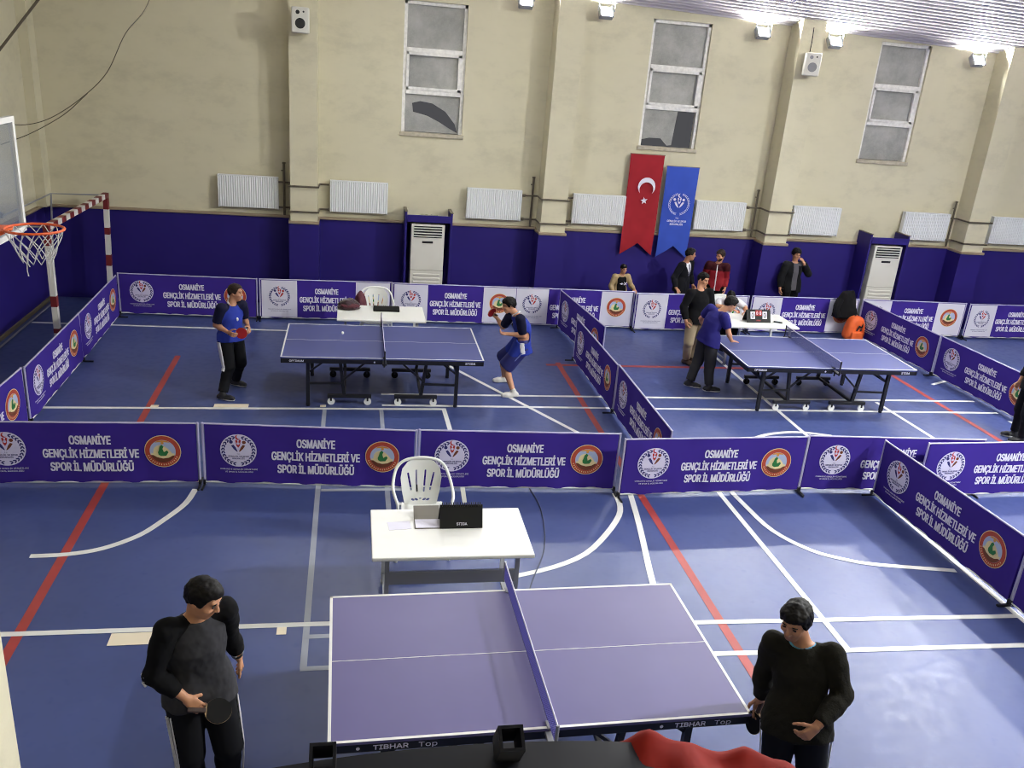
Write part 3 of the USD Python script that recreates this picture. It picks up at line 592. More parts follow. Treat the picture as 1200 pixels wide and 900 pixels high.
# ------------------------------------------------------------------ table tennis tables
def tt_table(loc, rot, label, top_rgb, near):
    t = thing('table_tennis_table', label, 'table tennis table', loc, rot, 'table tennis tables on the courts')
    L, W, Z = 2.74, 1.525, .76
    top = mat('table_top_near' if near else 'table_top_far', top_rgb, .45, vary=.05, scale=2)
    for s in (-1, 1):
        obj('half_top', rbx(min(s * .002, s * L / 2), max(s * .002, s * L / 2), -W / 2, W / 2, Z - .022, Z, .003), top, t)
    lw = .02; ln = []
    for s in (-1, 1):
        ln += [bx(-L / 2, L / 2, s * W / 2 - (lw if s > 0 else 0), s * W / 2 + (lw if s < 0 else 0), Z, Z + .0012), bx(s * L / 2 - (lw if s > 0 else 0), s * L / 2 + (lw if s < 0 else 0), -W / 2, W / 2, Z, Z + .0012)]
    obj('edge_line', cat(ln), WHITE_LINE, t, smooth=False); obj('centre_line', bx(-L / 2, L / 2, -.0025, .0025, Z, Z + .001), WHITE_LINE, t, smooth=False)
    for s in (-1, 1):
        obj('apron', cat([rbx(min(s * .01, s * (L / 2 - .004)), max(s * .01, s * (L / 2 - .004)), -W / 2 + .004, -W / 2 + .03, Z - .085, Z - .02, .004), rbx(min(s * .01, s * (L / 2 - .004)), max(s * .01, s * (L / 2 - .004)), W / 2 - .03, W / 2 - .004, Z - .085, Z - .02, .004),
                       rbx(min(s * (L / 2 - .03), s * (L / 2 - .004)), max(s * (L / 2 - .03), s * (L / 2 - .004)), -W / 2 + .004, W / 2 - .004, Z - .085, Z - .02, .004)]), BLACK, t)
    for s in (-1, 1):
        for q in (-1, 1):
            obj('leg', cat([tubebox((s * 1.02, q * .60, .03), (s * 1.02, q * .60, Z - .03), .024), cyl((s * 1.02, q * .60, 0), (s * 1.02, q * .60, .035), .028, 10)]), BLACK, t, smooth=False)
            obj('inner_leg', cat([tubebox((s * .53, q * .55, .13), (s * .60, q * .55, Z - .03), .022)]), BLACK, t, smooth=False)
            obj('brace', cat([tubebox((s * .55, q * .575, .33), (s * 1.02, q * .60, .33), .014), tubebox((s * .56, q * .56, .36), (s * .18, q * .58, Z - .06), .012), tubebox((s * 1.0, q * .59, .5), (s * .72, q * .58, Z - .05), .012)]), BLACK, t, smooth=False)
        obj('cross_bar', cat([tubebox((s * 1.02, -.6, .5), (s * 1.02, .6, .5), .016), tubebox((s * .53, -.55, .15), (s * .53, .55, .15), .018)]), BLACK, t, smooth=False)
        for q in (-1, 1):
            b = obj('wheel_bar', rbx(min(s * .16, s * .76), max(s * .16, s * .76), q * .55 - .025, q * .55 + .025, .105, .155, .006), BLACK, t)
            for xw in (.21, .71):
                obj('wheel', cat([cyl((s * xw, q * .55 - .016, .05), (s * xw, q * .55 + .016, .05), .05, 16)]), WHITE_PL if q < 0 else BLACK_RUBBER, b)
                obj('wheel_fork', bx(s * xw - .012, s * xw + .012, q * .55 - .022, q * .55 + .022, .06, .11), BLACK, b, smooth=False)
    # net
    nm = mat('net_mesh_violet' if near else 'net_mesh_navy', (92, 88, 178) if near else (40, 44, 96), .7)
    y0, y1, z0, z1 = -W / 2 - .1525, W / 2 + .1525, Z + .004, Z + .1525
    st = [bx(-.0012, .0012, y0, y1, z - .0012, z + .0012) for z in np.arange(z0 + .008, z1, .0125)] + [bx(-.0012, .0012, y - .0012, y + .0012, z0, z1) for y in np.arange(y0, y1, .0125)]
    n_ = obj('net', cat(st), nm, t, smooth=False)
    obj('net_tape', rbx(-.004, .004, y0, y1, z1 - .008, z1 + .008, .003), PR_WHITE, n_)
    for q in (-1, 1):
        obj('net_post', cat([cyl((0, q * (W / 2 + .1525), Z - .06), (0, q * (W / 2 + .1525), Z + .16), .011, 10), rbx(-.03, .03, q * (W / 2 + .05) - .1, q * (W / 2 + .05) + .1, Z - .05, Z - .024, .006), rbx(-.02, .02, q * (W / 2 - .02) - .03, q * (W / 2 - .02) + .04, Z + .001, Z + .012, .004), cyl((0, q * (W / 2 + .03), Z - .11), (0, q * (W / 2 + .03), Z - .04), .012, 8)]), STEEL if near else BLACK, t)
    yf = -W / 2 + .004
    words = []
    if near:
        for xx in (-1.10, .84): words += [(text('TIBHAR', .034, .215), xx + .108, Z - .07), (text('Top', .034, .115, bold=False), xx + .335, Z - .07), (ext(disc(.012, 12), .001), xx - .09, Z - .055)]
    else:
        words += [(text('OPTIMUM', .026, .19), -1.16, Z - .066), (text('STIGA', .03, .14), 1.18, Z - .066), (ext(disc(.013, 12), .001), -.13, Z - .055)]
    for m_, x_, z_ in words: obj('lettering', upright(m_, x_, yf, z_), PR_WHITE, t, smooth=False, label='white lettering on the apron')
    return t
tt_table((1.256, 4.979, 0), .0145, 'near table tennis table with a grayish violet top, in the foreground', (94, 88, 136), True)
T2 = tt_table((.46, 12.006, 0), -.004, 'far left table tennis table with blue top, between the two men in blue shirts', (64, 72, 130), False)
dup(T2, (7.106, 11.941, 0), -.0179, 'far right table tennis table with blue top, a man leaning on it')

# ------------------------------------------------------------------ umpire tables, chairs, things on them
def umpire_table(loc, label, top_m, rot=0.):
    t = thing('umpire_table', label, 'table', loc, rot, 'white umpire tables')
    obj('tabletop', rbx(-.69, .69, -.415, .415, .695, .73, .008), top_m, t)
    for sx in (-1, 1):
        for sy in (-1, 1):
            obj('leg', cat([tubebox((sx * .56, sy * .33, .012), (sx * .56, sy * .33, .695), .018), rbx(sx * .56 - .022, sx * .56 + .022, sy * .33 - .022, sy * .33 + .022, 0, .03, .004)]), STEEL if sy < 0 else WHITE_PL, t, smooth=False)
        obj('side_rail', tubebox((sx * .56, -.33, .66), (sx * .56, .33, .66), .017), STEEL, t, smooth=False)
        obj('foot_rail', tubebox((sx * .56, -.33, .1), (sx * .56, .33, .1), .014), STEEL, t, smooth=False)
    obj('front_beam', rbx(-.56, .56, -.345, -.315, .42, .54, .004), STEEL, t)
    obj('rear_beam', tubebox((-.56, .33, .66), (.56, .33, .66), .016), STEEL, t, smooth=False)
    return t
UT = umpire_table((.89, 6.705, 0), 'near white umpire table with gray legs behind the foreground table', mat('white_laminate', (236, 236, 232), .4))
dup(UT, (.48, 13.58, 0), .0, 'far left white umpire table with dark jacket and pad on it')
dup(UT, (6.97, 13.78, 0), .0, 'far right white umpire table with the flip scoreboard')

def plastic_chair(loc, rot, label):
    """a monobloc garden chair; faces -y"""
    t = thing('plastic_armchair', label, 'chair', loc, rot, 'white plastic armchairs behind the umpire tables')
    # seat
    nx, ny = 10, 10; X, Y = np.meshgrid(np.linspace(-1, 1, nx + 1), np.linspace(-1, 1, ny + 1))
    wS = .21 + .025 * -Y
    Zs = .42 + .02 * (X ** 2) - .025 * (1 - X ** 2) * (1 - ((Y - .2)) ** 2) - .02 * np.clip(-Y - .7, 0, 1) * 2
    V = np.stack([X * wS, Y * .215, Zs], -1).reshape(-1, 3)
    q = np.array([[j * (nx + 1) + i, j * (nx + 1) + i + 1, (j + 1) * (nx + 1) + i + 1, (j + 1) * (nx + 1) + i] for j in range(ny) for i in range(nx)])
    seat = cat([trimesh.Trimesh(V, np.vstack([q[:, :3], q[:, [0, 2, 3]]]), process=False), trimesh.Trimesh(V - [0, 0, .008], np.vstack([q[:, [0, 2, 1]], q[:, [0, 3, 2]]]), process=False)])
    obj('seat', seat, WHITE_PL, t, smooth=50)
    # back: fan shaped with slots and a row of holes, bent and leaning
    out = Polygon([(-.15, .0), (.15, .0), (.185, .15), (.20, .27), (.185, .35), (.13, .405), (.06, .425), (-.06, .425), (-.13, .405), (-.185, .35), (-.20, .27), (-.185, .15)]).buffer(.004)
    for sx in (-.115, -.042, .042, .115):
        out = out.difference(LineString([(sx * .82, .12 + abs(sx) * .25), (sx * 1.12, .33 - abs(sx) * .25)]).buffer(.009))
    for hx in (-.075, -.04, .04, .075): out = out.difference(affinity.rotate(affinity.scale(Point(hx, .055 + .0).buffer(.02), 1.0, .55), 25 * np.sign(hx)))
    out = out.difference(affinity.scale(Point(0, .062).buffer(.014), 1, .5))
    def bend(m):
        vv, ff = trimesh.remesh.subdivide_to_size(m.vertices, m.faces, .05, max_iter=10)
        xx, hh, dd = vv[:, 0], vv[:, 1], vv[:, 2]
        return trimesh.Trimesh(np.stack([xx, .205 + hh * .22 - 1.1 * xx ** 2 + dd, .405 + hh * 1.11], 1), ff[:, ::-1], process=False)
    obj('backrest', bend(ext(out, .008)), WHITE_PL, t, smooth=40)
    # hoop that runs over the back and down as armrests to the front legs
    hp = [(-.26, -.19, .0), (-.255, -.19, .3), (-.26, -.18, .60), (-.28, -.12, .665), (-.29, .05, .68), (-.275, .18, .735), (-.235, .262, .815), (-.15, .292, .872), (0, .302, .89)]
    hp = hp + [(-x, y, z) for x, y, z in hp[-2::-1]]
    c = curve(hp, 90); hoop = tube(c, .0155, 10)
    obj('arm_hoop', hoop, WHITE_PL, t)
    for s in (-1, 1): obj('rear_leg', cat([tube([(s * .205, .20, .43), (s * .225, .26, .2), (s * .24, .30, 0)], [.022, .019, .016], 8)]), WHITE_PL, t)
    obj('seat_apron', tube([(-.25, -.2, .40), (0, -.225, .395), (.25, -.2, .40)], .014, 8), WHITE_PL, t)
    return t
ch = plastic_chair((.72, 7.58, 0), .03, 'near white plastic armchair behind the near umpire table')
dup(ch, (.42, 14.30, 0), .0, 'far white plastic armchair behind the far left umpire table')

sb = thing('flip_scoreboard', 'black flip scoreboard seen from behind on the near white umpire table', 'scoreboard', (.995, 6.77, .73))
def slab(w, h_, d, lean, y): 
    m = rbx(-w / 2, w / 2, -d / 2, d / 2, 0, h_, .004); m.apply_transform(trimesh.transformations.rotation_matrix(lean, [1, 0, 0])); m.apply_translation((0, y, .002)); return m
obj('rear_board', slab(.385, .21, .006, -.42, -.02), mat('black_vinyl', (14, 15, 17), .55, spec=.3), sb); obj('front_board', slab(.385, .21, .006, .42, .15), MATS['black_vinyl'], sb)
obj('binding_ring', cat([tube([(x + .0, .065 + .018 * math.cos(a), .2 + .018 * math.sin(a)) for a in np.linspace(0, 2 * np.pi, 13)], .0025, 5) for x in np.linspace(-.17, .17, 18)]), BLACK, sb)
lt = upright(text('STIGA', .022, .095), .005, -.004, .028); lt.apply_transform(trimesh.transformations.rotation_matrix(-.42, [1, 0, 0])); lt.apply_translation((0, -.02, .004))
obj('lettering', lt, PR_WHITE, sb, smooth=False)
cd = rbx(-.02, .02, -.002, .002, 0, .15, .0015); cd.apply_transform(trimesh.transformations.rotation_matrix(-.15, [1, 0, 0]) @ trimesh.transformations.rotation_matrix(-.18, [0, 1, 0])); cd.apply_translation((.03, .07, .21))
obj('score_card', cd, WHITE_PL, sb, label='white score card flipped up')

ob = thing('open_case', 'opened flat gray and white score pad beside the near scoreboard', 'score pad', (.70, 6.86, .73))
obj('page', rbx(-.11, .115, -.10, .05, .004, .012, .003), PR_WHITE, ob); obj('backing', rbx(-.115, .12, -.105, .055, 0, .005, .002), METAL_DARK, ob)
cv = rbx(-.115, .12, 0, .008, 0, .15, .003); cv.apply_transform(trimesh.transformations.rotation_matrix(-1.05, [1, 0, 0])); cv.apply_translation((0, .055, .003))
obj('cover', cv, mat('gray_card', (128, 124, 116), .6), ob)
obj('paper_sheet', rbx(-.1, .1, -.07, .07, 0, .002, .0008), PR_WHITE, thing('paper', 'loose white sheet at the left of the near white umpire table', 'paper', (.45, 6.82, .73), .1))

pad = thing('score_pad', 'flat black scoreboard lying on the far left umpire table', 'scoreboard', (.57, 13.76, .73), -.02)
obj('cover', rbx(-.21, .21, -.12, .12, 0, .035, .008), BLACK_RUBBER, pad); obj('binding_ring', cat([tube([(x, .125 + .015 * math.cos(a), .025 + .015 * math.sin(a)) for a in np.linspace(0, 2 * np.pi, 10)], .0025, 5) for x in np.linspace(-.18, .18, 12)]), BLACK, pad)

def lump(w, d, h_, seed, n=4, amp=.25):
    m = trimesh.creation.icosphere(n, 1.0); v = m.vertices.copy()
    k = meshkit.fbm(v * 2.2 + seed, 4, seed); r = 1 + amp * (k - .5) * 2
    v = v * r[:, None]; v[:, 2] = np.where(v[:, 2] < 0, v[:, 2] * .12, v[:, 2])
    z0 = v[:, 2].min(); v[:, 2] -= z0
    m.vertices = v * [w / 2, d / 2, h_]; return m
jk = thing('folded_jacket', 'dark maroon folded jacket on the left end of the far left umpire table', 'jacket', (-.03, 13.80, .73))
obj('body', lump(.36, .34, .13, 3), mat('maroon_cloth', (48, 22, 32), .8, sheen=.3), jk); obj('lining', lump(.3, .14, .05, 5).apply_translation((.02, -.1, .05)), mat('maroon_lining', (84, 32, 44), .7), jk, label='lighter lining fold')
jk2 = thing('hanging_jacket', 'maroon jacket hung on the left side of the far white chair', 'jacket', (.16, 14.42, 0))
obj('cloth', lump(.22, .34, .26, 9, amp=.16).apply_translation((0, 0, .56)), MATS['maroon_lining'], jk2)

s2 = thing('flip_scoreboard', 'black flip scoreboard with white and red digits on the far right umpire table', 'scoreboard', (7.0, 13.72, .73), .05)
def lean_on(m, lean=.38, y=.0): m = m.copy(); m.apply_transform(trimesh.transformations.rotation_matrix(-lean, [1, 0, 0])); m.apply_translation((0, y - .1, .004)); return m
obj('front_board', slab(.46, .22, .006, -.38, -.1), MATS['black_vinyl'], s2); obj('rear_board', slab(.46, .22, .006, .38, .07), MATS['black_vinyl'], s2)
obj('binding_ring', cat([tube([(x, -.015 + .018 * math.cos(a), .205 + .018 * math.sin(a)) for a in np.linspace(0, 2 * np.pi, 11)], .0025, 5) for x in np.linspace(-.2, .2, 16)]), BLACK, s2)
for xx in (-.115, .115):
    c_ = obj('score_card', lean_on(rbx(xx - .042, xx + .042, -.012, -.004, .06, .19, .003)), PR_WHITE, s2, label='white score card')
    obj('digit', lean_on(upright(text('0', .085, .05), xx, -.0125, .082)), BLACK, c_, smooth=False)
for xx in (-.032, .032):
    c_ = obj('set_card', lean_on(rbx(xx - .026, xx + .026, -.012, -.004, .115, .215, .003)), PR_RED, s2, label='red set card')
    obj('digit', lean_on(upright(text('0', .05, .03), xx, -.0125, .135)), PR_WHITE, c_, smooth=False)
obj('lettering', lean_on(upright(text('STIGA', .02, .08), 0, -.004, .025)), PR_RED, s2, smooth=False)
ph = thing('phone', 'small dark phone on the far right umpire table beside the scoreboard', 'phone', (7.39, 13.66, .73), -.5)
obj('body', rbx(-.075, .075, -.036, .036, 0, .012, .005), BLACK, ph); obj('screen', rbx(-.068, .068, -.032, .032, .0115, .0128, .0005), mat('green_screen_glass', (30, 48, 34), .15), ph)

bl = thing('table_tennis_ball', 'small white ball in flight over the left half of the far left table', 'ball', (-.11, 12.12, .84))
obj('ball', trimesh.creation.icosphere(3, .02), WHITE_PL, bl, smooth=True)

bg = thing('backpack', 'orange backpack with black emblem on the floor in the corner beside the black jacket', 'backpack', (9.80, 15.08, 0), .1)
OR = mat('orange_nylon', (222, 96, 38), .6, vary=.1, scale=8)
b_ = trimesh.creation.icosphere(4, 1.0); v = np.sign(b_.vertices) * np.abs(b_.vertices) ** .62; v *= [.2, .13, .25]; v[:, 0] *= 1 - .25 * (v[:, 2] / .25) ; v += ((meshkit.fbm(v * 9, 3) - .5) * .03)[:, None]; v[:, 2] -= v[:, 2].min(); b_.vertices = v
obj('body', b_, OR, bg, smooth=True)
obj('front_pocket', rbx(-.14, .14, -.165, -.09, .05, .22, .03), OR, bg); obj('handle', tube(curve([(-.05, 0, .49), (0, 0, .54), (.05, 0, .49)], 10), .01, 6), BLACK, bg)
obj('shoulder_strap', tube(curve([(.08, -.11, .44), (.1, -.16, .3), (.1, -.15, .15), (.12, -.1, .06)], 16), .016, 6), OR, bg)
obj('emblem', upright(ext(unary_union([LineString([(-.06, -.05), (-.02, .03), (.03, .0), (.06, .07)]).buffer(.016), disc(.02, 12, (.03, -.045))]), .003), .02, -.145, .30), BLACK, bg, smooth=False, label='black curly emblem')
bj = thing('black_jacket', 'black jacket heaped over the barrier top above the orange backpack', 'jacket', (9.66, 15.32, 0), .0)
jm = lump(.50, .28, .5, 11, amp=.18).apply_translation((0, 0, .38)); obj('body', jm, mat('black_cloth', (14, 14, 17), .9, spec=.2), bj, smooth=True)
obj('sleeve', tube(curve([(-.2, -.1, .8), (-.27, -.14, .62), (-.22, -.17, .45)], 14), [.07] * 7 + [.06] * 7, 10), MATS['black_cloth'], bj)

# ------------------------------------------------------------------ balcony in front of the camera
bal = struct('floor_balcony'); obj('slab', bx(LX, RX, RY, .8, 2.55, 2.75), PLASTER, bal, smooth=False)
rl = thing('balcony_railing', 'dark bowed balcony rail with two open square sockets at the bottom of the picture', 'railing', (.2, 1.05, 2.75))
arc = [(x, .0, .890 - .22 * x ** 2 - .7 * max(0, x - .22) ** 2) for x in np.linspace(-.62, .8, 30)]
RAILM = mat('dark_rail_paint', (15, 17, 27), .6, spec=.25)
def flatrail(pts, hw, hh):
    v = []; f = []
    for p in pts: v += [(p[0], p[1] - hw, p[2] - hh), (p[0], p[1] + hw, p[2] - hh), (p[0], p[1] + hw, p[2]), (p[0], p[1] - hw, p[2])]
    for i in range(len(pts) - 1):
        for j in range(4): a, b = i * 4 + j, i * 4 + (j + 1) % 4; f += [[a, b, b + 4], [a, b + 4, a + 4]]
    k = (len(pts) - 1) * 4; f += [[0, 2, 1], [0, 3, 2], [k, k + 1, k + 2], [k, k + 2, k + 3]]
    m = trimesh.Trimesh(v, f, process=False); m.fix_normals(); return m
obj('top_rail', flatrail(arc, .03, .07), RAILM, rl, smooth=40)
for x in (-.232, .05):
    zt = .930 - .22 * x * x
    o_ = .0195; i_ = .0145
    obj('socket', ext(sbox(-o_, -o_, o_, o_).difference(sbox(-i_, -i_, i_, i_)), .065).apply_translation((0, 0, -.02)).apply_transform(trimesh.transformations.rotation_matrix(.55, [1, 0, 0])).apply_translation((x, .0, zt - .02)), RAILM, rl, smooth=False, label='open square tube socket')
for x in (-.5, .3):
    obj('post', tubebox((x, 0, 0), (x, 0, .83 - .22 * x * x), .02), RAILM, rl, smooth=False)
cl = thing('red_cloth', 'crumpled red cloth draped over the balcony rail at the bottom right of centre', 'cloth', (.60, 1.05, 3.6))
nx, ny = 40, 24; Vc = []
for j in range(ny + 1):
    for i in range(nx + 1):
        a, b = i / nx, j / ny; x = -.235 + a * .56
        y = -.14 + b * .22
        top = np.interp(a, [0, .02, .1, .22, .42, .64, 1], [-.02, .0, .016, .026, .002, -.034, -.13])
        drop = 1.5 * max(0, abs(y + .01) - .045) ** 1.25 * 1.6
        z = top - drop + .010 * (meshkit.fbm(np.array([x * 14, y * 14, 0.]), 3) - .5) * 2 + .009 * math.sin(a * 17 + b * 4) + .006 * math.sin(a * 38 - b * 9)
        Vc.append((x, y, z))
Vc = np.array(Vc); q = np.array([[j * (nx + 1) + i, j * (nx + 1) + i + 1, (j + 1) * (nx + 1) + i + 1, (j + 1) * (nx + 1) + i] for j in range(ny) for i in range(nx)])
obj('cloth', cat([trimesh.Trimesh(Vc, np.vstack([q[:, :3], q[:, [0, 2, 3]]]), process=False), trimesh.Trimesh(Vc - [0, 0, .004], np.vstack([q[:, [0, 2, 1]], q[:, [0, 3, 2]]]), process=False)]), mat('red_drape', (132, 32, 25), .85, spec=.15), cl, smooth=True)
#@@PEOPLE@@
# ------------------------------------------------------------------ people
def nrm(v): v = np.asarray(v, float); return v / (np.linalg.norm(v) + 1e-12)

def surface_nets(d, lo, h):
    """the zero surface of a sampled distance field as a smooth triangle mesh"""
    s = d < 0
    nx, ny, nz = d.shape
    cnt = sum(s[i:nx - 1 + i, j:ny - 1 + j, k:nz - 1 + k].astype(np.int8) for i in (0, 1) for j in (0, 1) for k in (0, 1))
    cell = np.argwhere((cnt > 0) & (cnt < 8)); idx = np.full(cnt.shape, -1, int); idx[tuple(cell.T)] = np.arange(len(cell))
    acc = np.zeros((len(cell), 3)); n = np.zeros(len(cell))
    C = cell
    for ax in range(3):
        o = [a for a in range(3) if a != ax]
        for b in (0, 1):
            for c in (0, 1):
                p0 = C.copy(); p0[:, o[0]] += b; p0[:, o[1]] += c; p1 = p0.copy(); p1[:, ax] += 1
                d0, d1 = d[tuple(p0.T)], d[tuple(p1.T)]; m = (d0 < 0) != (d1 < 0)
                t = np.where(m, d0 / np.where(m, d0 - d1, 1), 0)
                pos = p0.astype(float); pos[:, ax] += t
                acc[m] += pos[m]; n[m] += 1
    V = lo + h * acc / n[:, None]
    F = []
    for ax in range(3):
        o = [(ax + 1) % 3, (ax + 2) % 3]
        a = np.moveaxis(s, [ax, *o], [0, 1, 2]); ch = a[:-1] != a[1:]
        ch = ch[:, 1:-1, 1:-1]; q = np.argwhere(ch); fl_ = a[:-1, 1:-1, 1:-1][tuple(q.T)]
        q = q + [0, 1, 1]
        I = np.moveaxis(idx, [ax, *o], [0, 1, 2])
        g = lambda b, c: I[q[:, 0], q[:, 1] - b, q[:, 2] - c]
        Q = np.stack([g(1, 1), g(0, 1), g(0, 0), g(1, 0)], 1)
        Q = np.where(fl_[:, None], Q, Q[:, ::-1]); F += [Q[:, :3], Q[:, [0, 2, 3]]]
    return trimesh.Trimesh(V, np.vstack(F), process=False)

class Field:
    def __init__(self, lo, hi, h):
        self.h = h; self.lo = np.asarray(lo, float); self.n = np.ceil((np.asarray(hi) - lo) / h).astype(int) + 1
        self.d = np.full(self.n, .3)
    def region(self, lo, hi, pad):
        a = np.clip(np.floor((np.asarray(lo) - pad - self.lo) / self.h).astype(int), 0, self.n - 1)
        b = np.clip(np.ceil((np.asarray(hi) + pad - self.lo) / self.h).astype(int) + 1, 1, self.n)
        sl = tuple(slice(i, j) for i, j in zip(a, b))
        g = np.stack(np.meshgrid(*[self.lo[k] + self.h * np.arange(a[k], b[k]) for k in range(3)], indexing='ij'), -1)
        return sl, g
    def add(self, fn, lo, hi, k=.015, pad=.06):
        sl, g = self.region(lo, hi, pad + k)
        if g.size == 0: return
        a, b = self.d[sl], fn(g); t = np.clip(.5 + .5 * (b - a) / k, 0, 1)
        self.d[sl] = b * (1 - t) + a * t - k * t * (1 - t)
    def cut(self, fn, lo, hi, pad=.05):
        """removes what lies where fn < 0"""
        sl, g = self.region(lo, hi, pad)
        if g.size: self.d[sl] = np.maximum(self.d[sl], -fn(g))
    def keep(self, fn):
        self.cut(lambda p: -fn(p), self.lo, self.lo + self.h * self.n)
    def mesh(self):
        d = self.d; d[0], d[-1], d[:, 0], d[:, -1], d[:, :, 0], d[:, :, -1] = [.1] * 6
        return surface_nets(d, self.lo, self.h)

def cone_fn(a, b, ra, rb):
    a, b = np.asarray(a, float), np.asarray(b, float); ba = b - a; L = ba @ ba + 1e-12
    def f(p):
        t = np.clip(((p - a) @ ba) / L, 0, 1)
        return np.linalg.norm(p - a - t[..., None] * ba, axis=-1) - (ra + (rb - ra) * t)
    r = max(ra, rb); return f, np.minimum(a, b) - r, np.maximum(a, b) + r
def ell_fn(c, R, rad):
    c, R, rad = np.asarray(c, float), np.asarray(R, float), np.asarray(rad, float)
    def f(p):
        q = (p - c) @ R.T; k0 = np.linalg.norm(q / rad, axis=-1); k1 = np.linalg.norm(q / rad ** 2, axis=-1)
        return k0 * (k0 - 1) / (k1 + 1e-9)
    r = rad.max(); return f, c - r, c + r

class Body:
    def __init__(self, J, base, s, face, look, h=.011, bulk=1., spine_bend=0., foot=None):
        self.J = {k: np.array(v, float) - [*base, 0] for k, v in J.items()}
        self.J['head'] = self.J['head'] - np.array([0, 0, .022 * s])
        self.s, self.h, self.bulk = s, h, bulk
        J = self.J; self.face = nrm([face[0], face[1], 0])
        self.pel = (J['hipR'] + J['hipL']) / 2; self.nk = J['neck']
        self.hl = nrm(J['hipL'] - J['hipR']); self.sl_ = nrm(J['shL'] - J['shR'])
        self.L = np.linalg.norm(self.nk - self.pel); self.ax = (self.nk - self.pel) / self.L
        bend = nrm(self.face - self.ax * (self.face @ self.ax)) * -spine_bend
        self.bend = bend
        self.lf = nrm(look); up_ = np.array([0, 0, 1.]); self.ll = nrm(np.cross(up_, self.lf)); self.lu = np.cross(self.lf, self.ll)
        self.foot = foot or {}
        P = np.array(list(J.values())); self.lo, self.hi = P.min(0) - .26 * s, P.max(0) + .26 * s
        self.lo[2] = min(self.lo[2], -.02)
    # -- torso as a tapering elliptical loft
    T = np.array([-.3, -.1, .02, .22, .42, .62, .80, .92, 1.0])
    A = np.array([.150, .160, .162, .142, .143, .158, .148, .108, .066])
    B = np.array([.105, .112, .112, .104, .110, .118, .098, .075, .058])
    def torso(self, infl=0., t0=-.1, t1=1.0, flare=0.):
        s = self.s
        def f(p):
            q = p - self.pel; t = (q @ self.ax) / self.L
            tc = np.clip(t, 0, 1)[..., None]
            lat = self.hl * (1 - tc) + self.sl_ * tc; lat = lat - self.ax * (lat @ self.ax)[..., None]; lat /= np.linalg.norm(lat, axis=-1, keepdims=True)
            fr = np.cross(np.broadcast_to(lat, lat.shape), self.ax)
            q = q - self.bend * (4 * tc * (1 - tc))
            x = (q * lat).sum(-1); y = (q * fr).sum(-1)
            a = np.interp(t, self.T, self.A) * s * self.bulk + infl + flare * np.clip(-t + .15, 0, 1); b = np.interp(t, self.T, self.B) * s * (self.bulk ** 1.3) + infl + flare * np.clip(-t + .15, 0, 1)
            d = (np.sqrt((x / a) ** 2 + (y / b) ** 2) - 1) * np.minimum(a, b)
            return np.maximum(d, np.maximum((t - t1), (t0 - t)) * self.L)
        c = [self.pel + self.ax * self.L * t0, self.nk]; r = .2 * s * self.bulk + infl + abs(flare) * .5
        return f, np.min(c, 0) - r, np.max(c, 0) + r
    def tl(self, p):
        """torso coordinates of points: t along the spine, x to the person's left, y to the front"""
        q = p - self.pel; t = (q @ self.ax) / self.L; tc = np.clip(t, 0, 1)[..., None]
        lat = self.hl * (1 - tc) + self.sl_ * tc; lat = lat - self.ax * (lat @ self.ax)[..., None]; lat /= np.linalg.norm(lat, axis=-1, keepdims=True)
        fr = np.cross(lat, np.broadcast_to(self.ax, lat.shape))
        return t, (q * lat).sum(-1), (q * fr).sum(-1)
    def arm(self, F, sd, infl=0., upto=2.0, k=.02):
        J, s = self.J, self.s; sh, el, wr = J['sh' + sd], J['el' + sd], J['wr' + sd]
        i = infl
        F.add(*cone_fn(self.nk - self.ax * .04 * s, sh - self.ax * .008 * s, (.040 + i * .8) * s, (.044 + i * .8) * s), k=.03)
        F.add(*cone_fn(sh, sh * .5 + el * .5, (.050 + i) * s, (.045 + i) * s), k=.03)
        e = sh + (el - sh) * min(1, upto)
        F.add(*cone_fn(sh * .7 + e * .3, e, (.047 + i) * s, (.041 + i * 1.1) * s), k=k)
        if upto > 1:
            u = upto - 1; e2 = el + (wr - el) * u
            m = el + (wr - el) * min(.35, u)
            F.add(*cone_fn(el, m, (.041 + i) * s, (.041 + i) * s), k=k)
            if u > .35: F.add(*cone_fn(m, e2, (.041 + i) * s, (.041 - .014 * u + i * 1.0) * s), k=k)
    def leg(self, F, sd, infl=0., upto=2.0, k=.03, wide=0.):
        J, s = self.J, self.s; hp, kn, an = J['hip' + sd], J['kn' + sd], J['an' + sd]; i = infl
        e = hp + (kn - hp) * min(1, upto)
        F.add(*cone_fn(hp, e, (.088 + i) * s * self.bulk ** .5, (.088 - .03 * min(1, upto) + i + wide) * s), k=k)
        if upto > 1:
            back = nrm(np.cross(kn - hp, self.hl)); back = back if back @ self.face < 0 else -back
            m = kn + (an - kn) * .3 + back * .012 * s; e2 = kn + (an - kn) * (upto - 1)
            F.add(*cone_fn(kn, m, (.057 + i) * s, (.057 + i) * s), k=.02); F.add(*cone_fn(m, e2, (.056 + i) * s, (.038 + i + wide) * s), k=.02)
    def footdir(self, sd): return nrm([*(self.foot.get(sd, self.face[:2])), 0])
    def shoe_pts(self, sd):
        an = self.J['an' + sd]; d = self.footdir(sd); s = self.s; g = an.copy(); g[2] = .035 * s + max(0, an[2] - .085 * s)
        return g - d * .05 * s, g + d * .105 * s, g + d * .165 * s
    def head_local(self): return np.stack([self.lf, self.ll, self.lu])
    def H(self, f, l, u): return self.J['head'] + self.s * (f * self.lf + l * self.ll + u * self.lu)
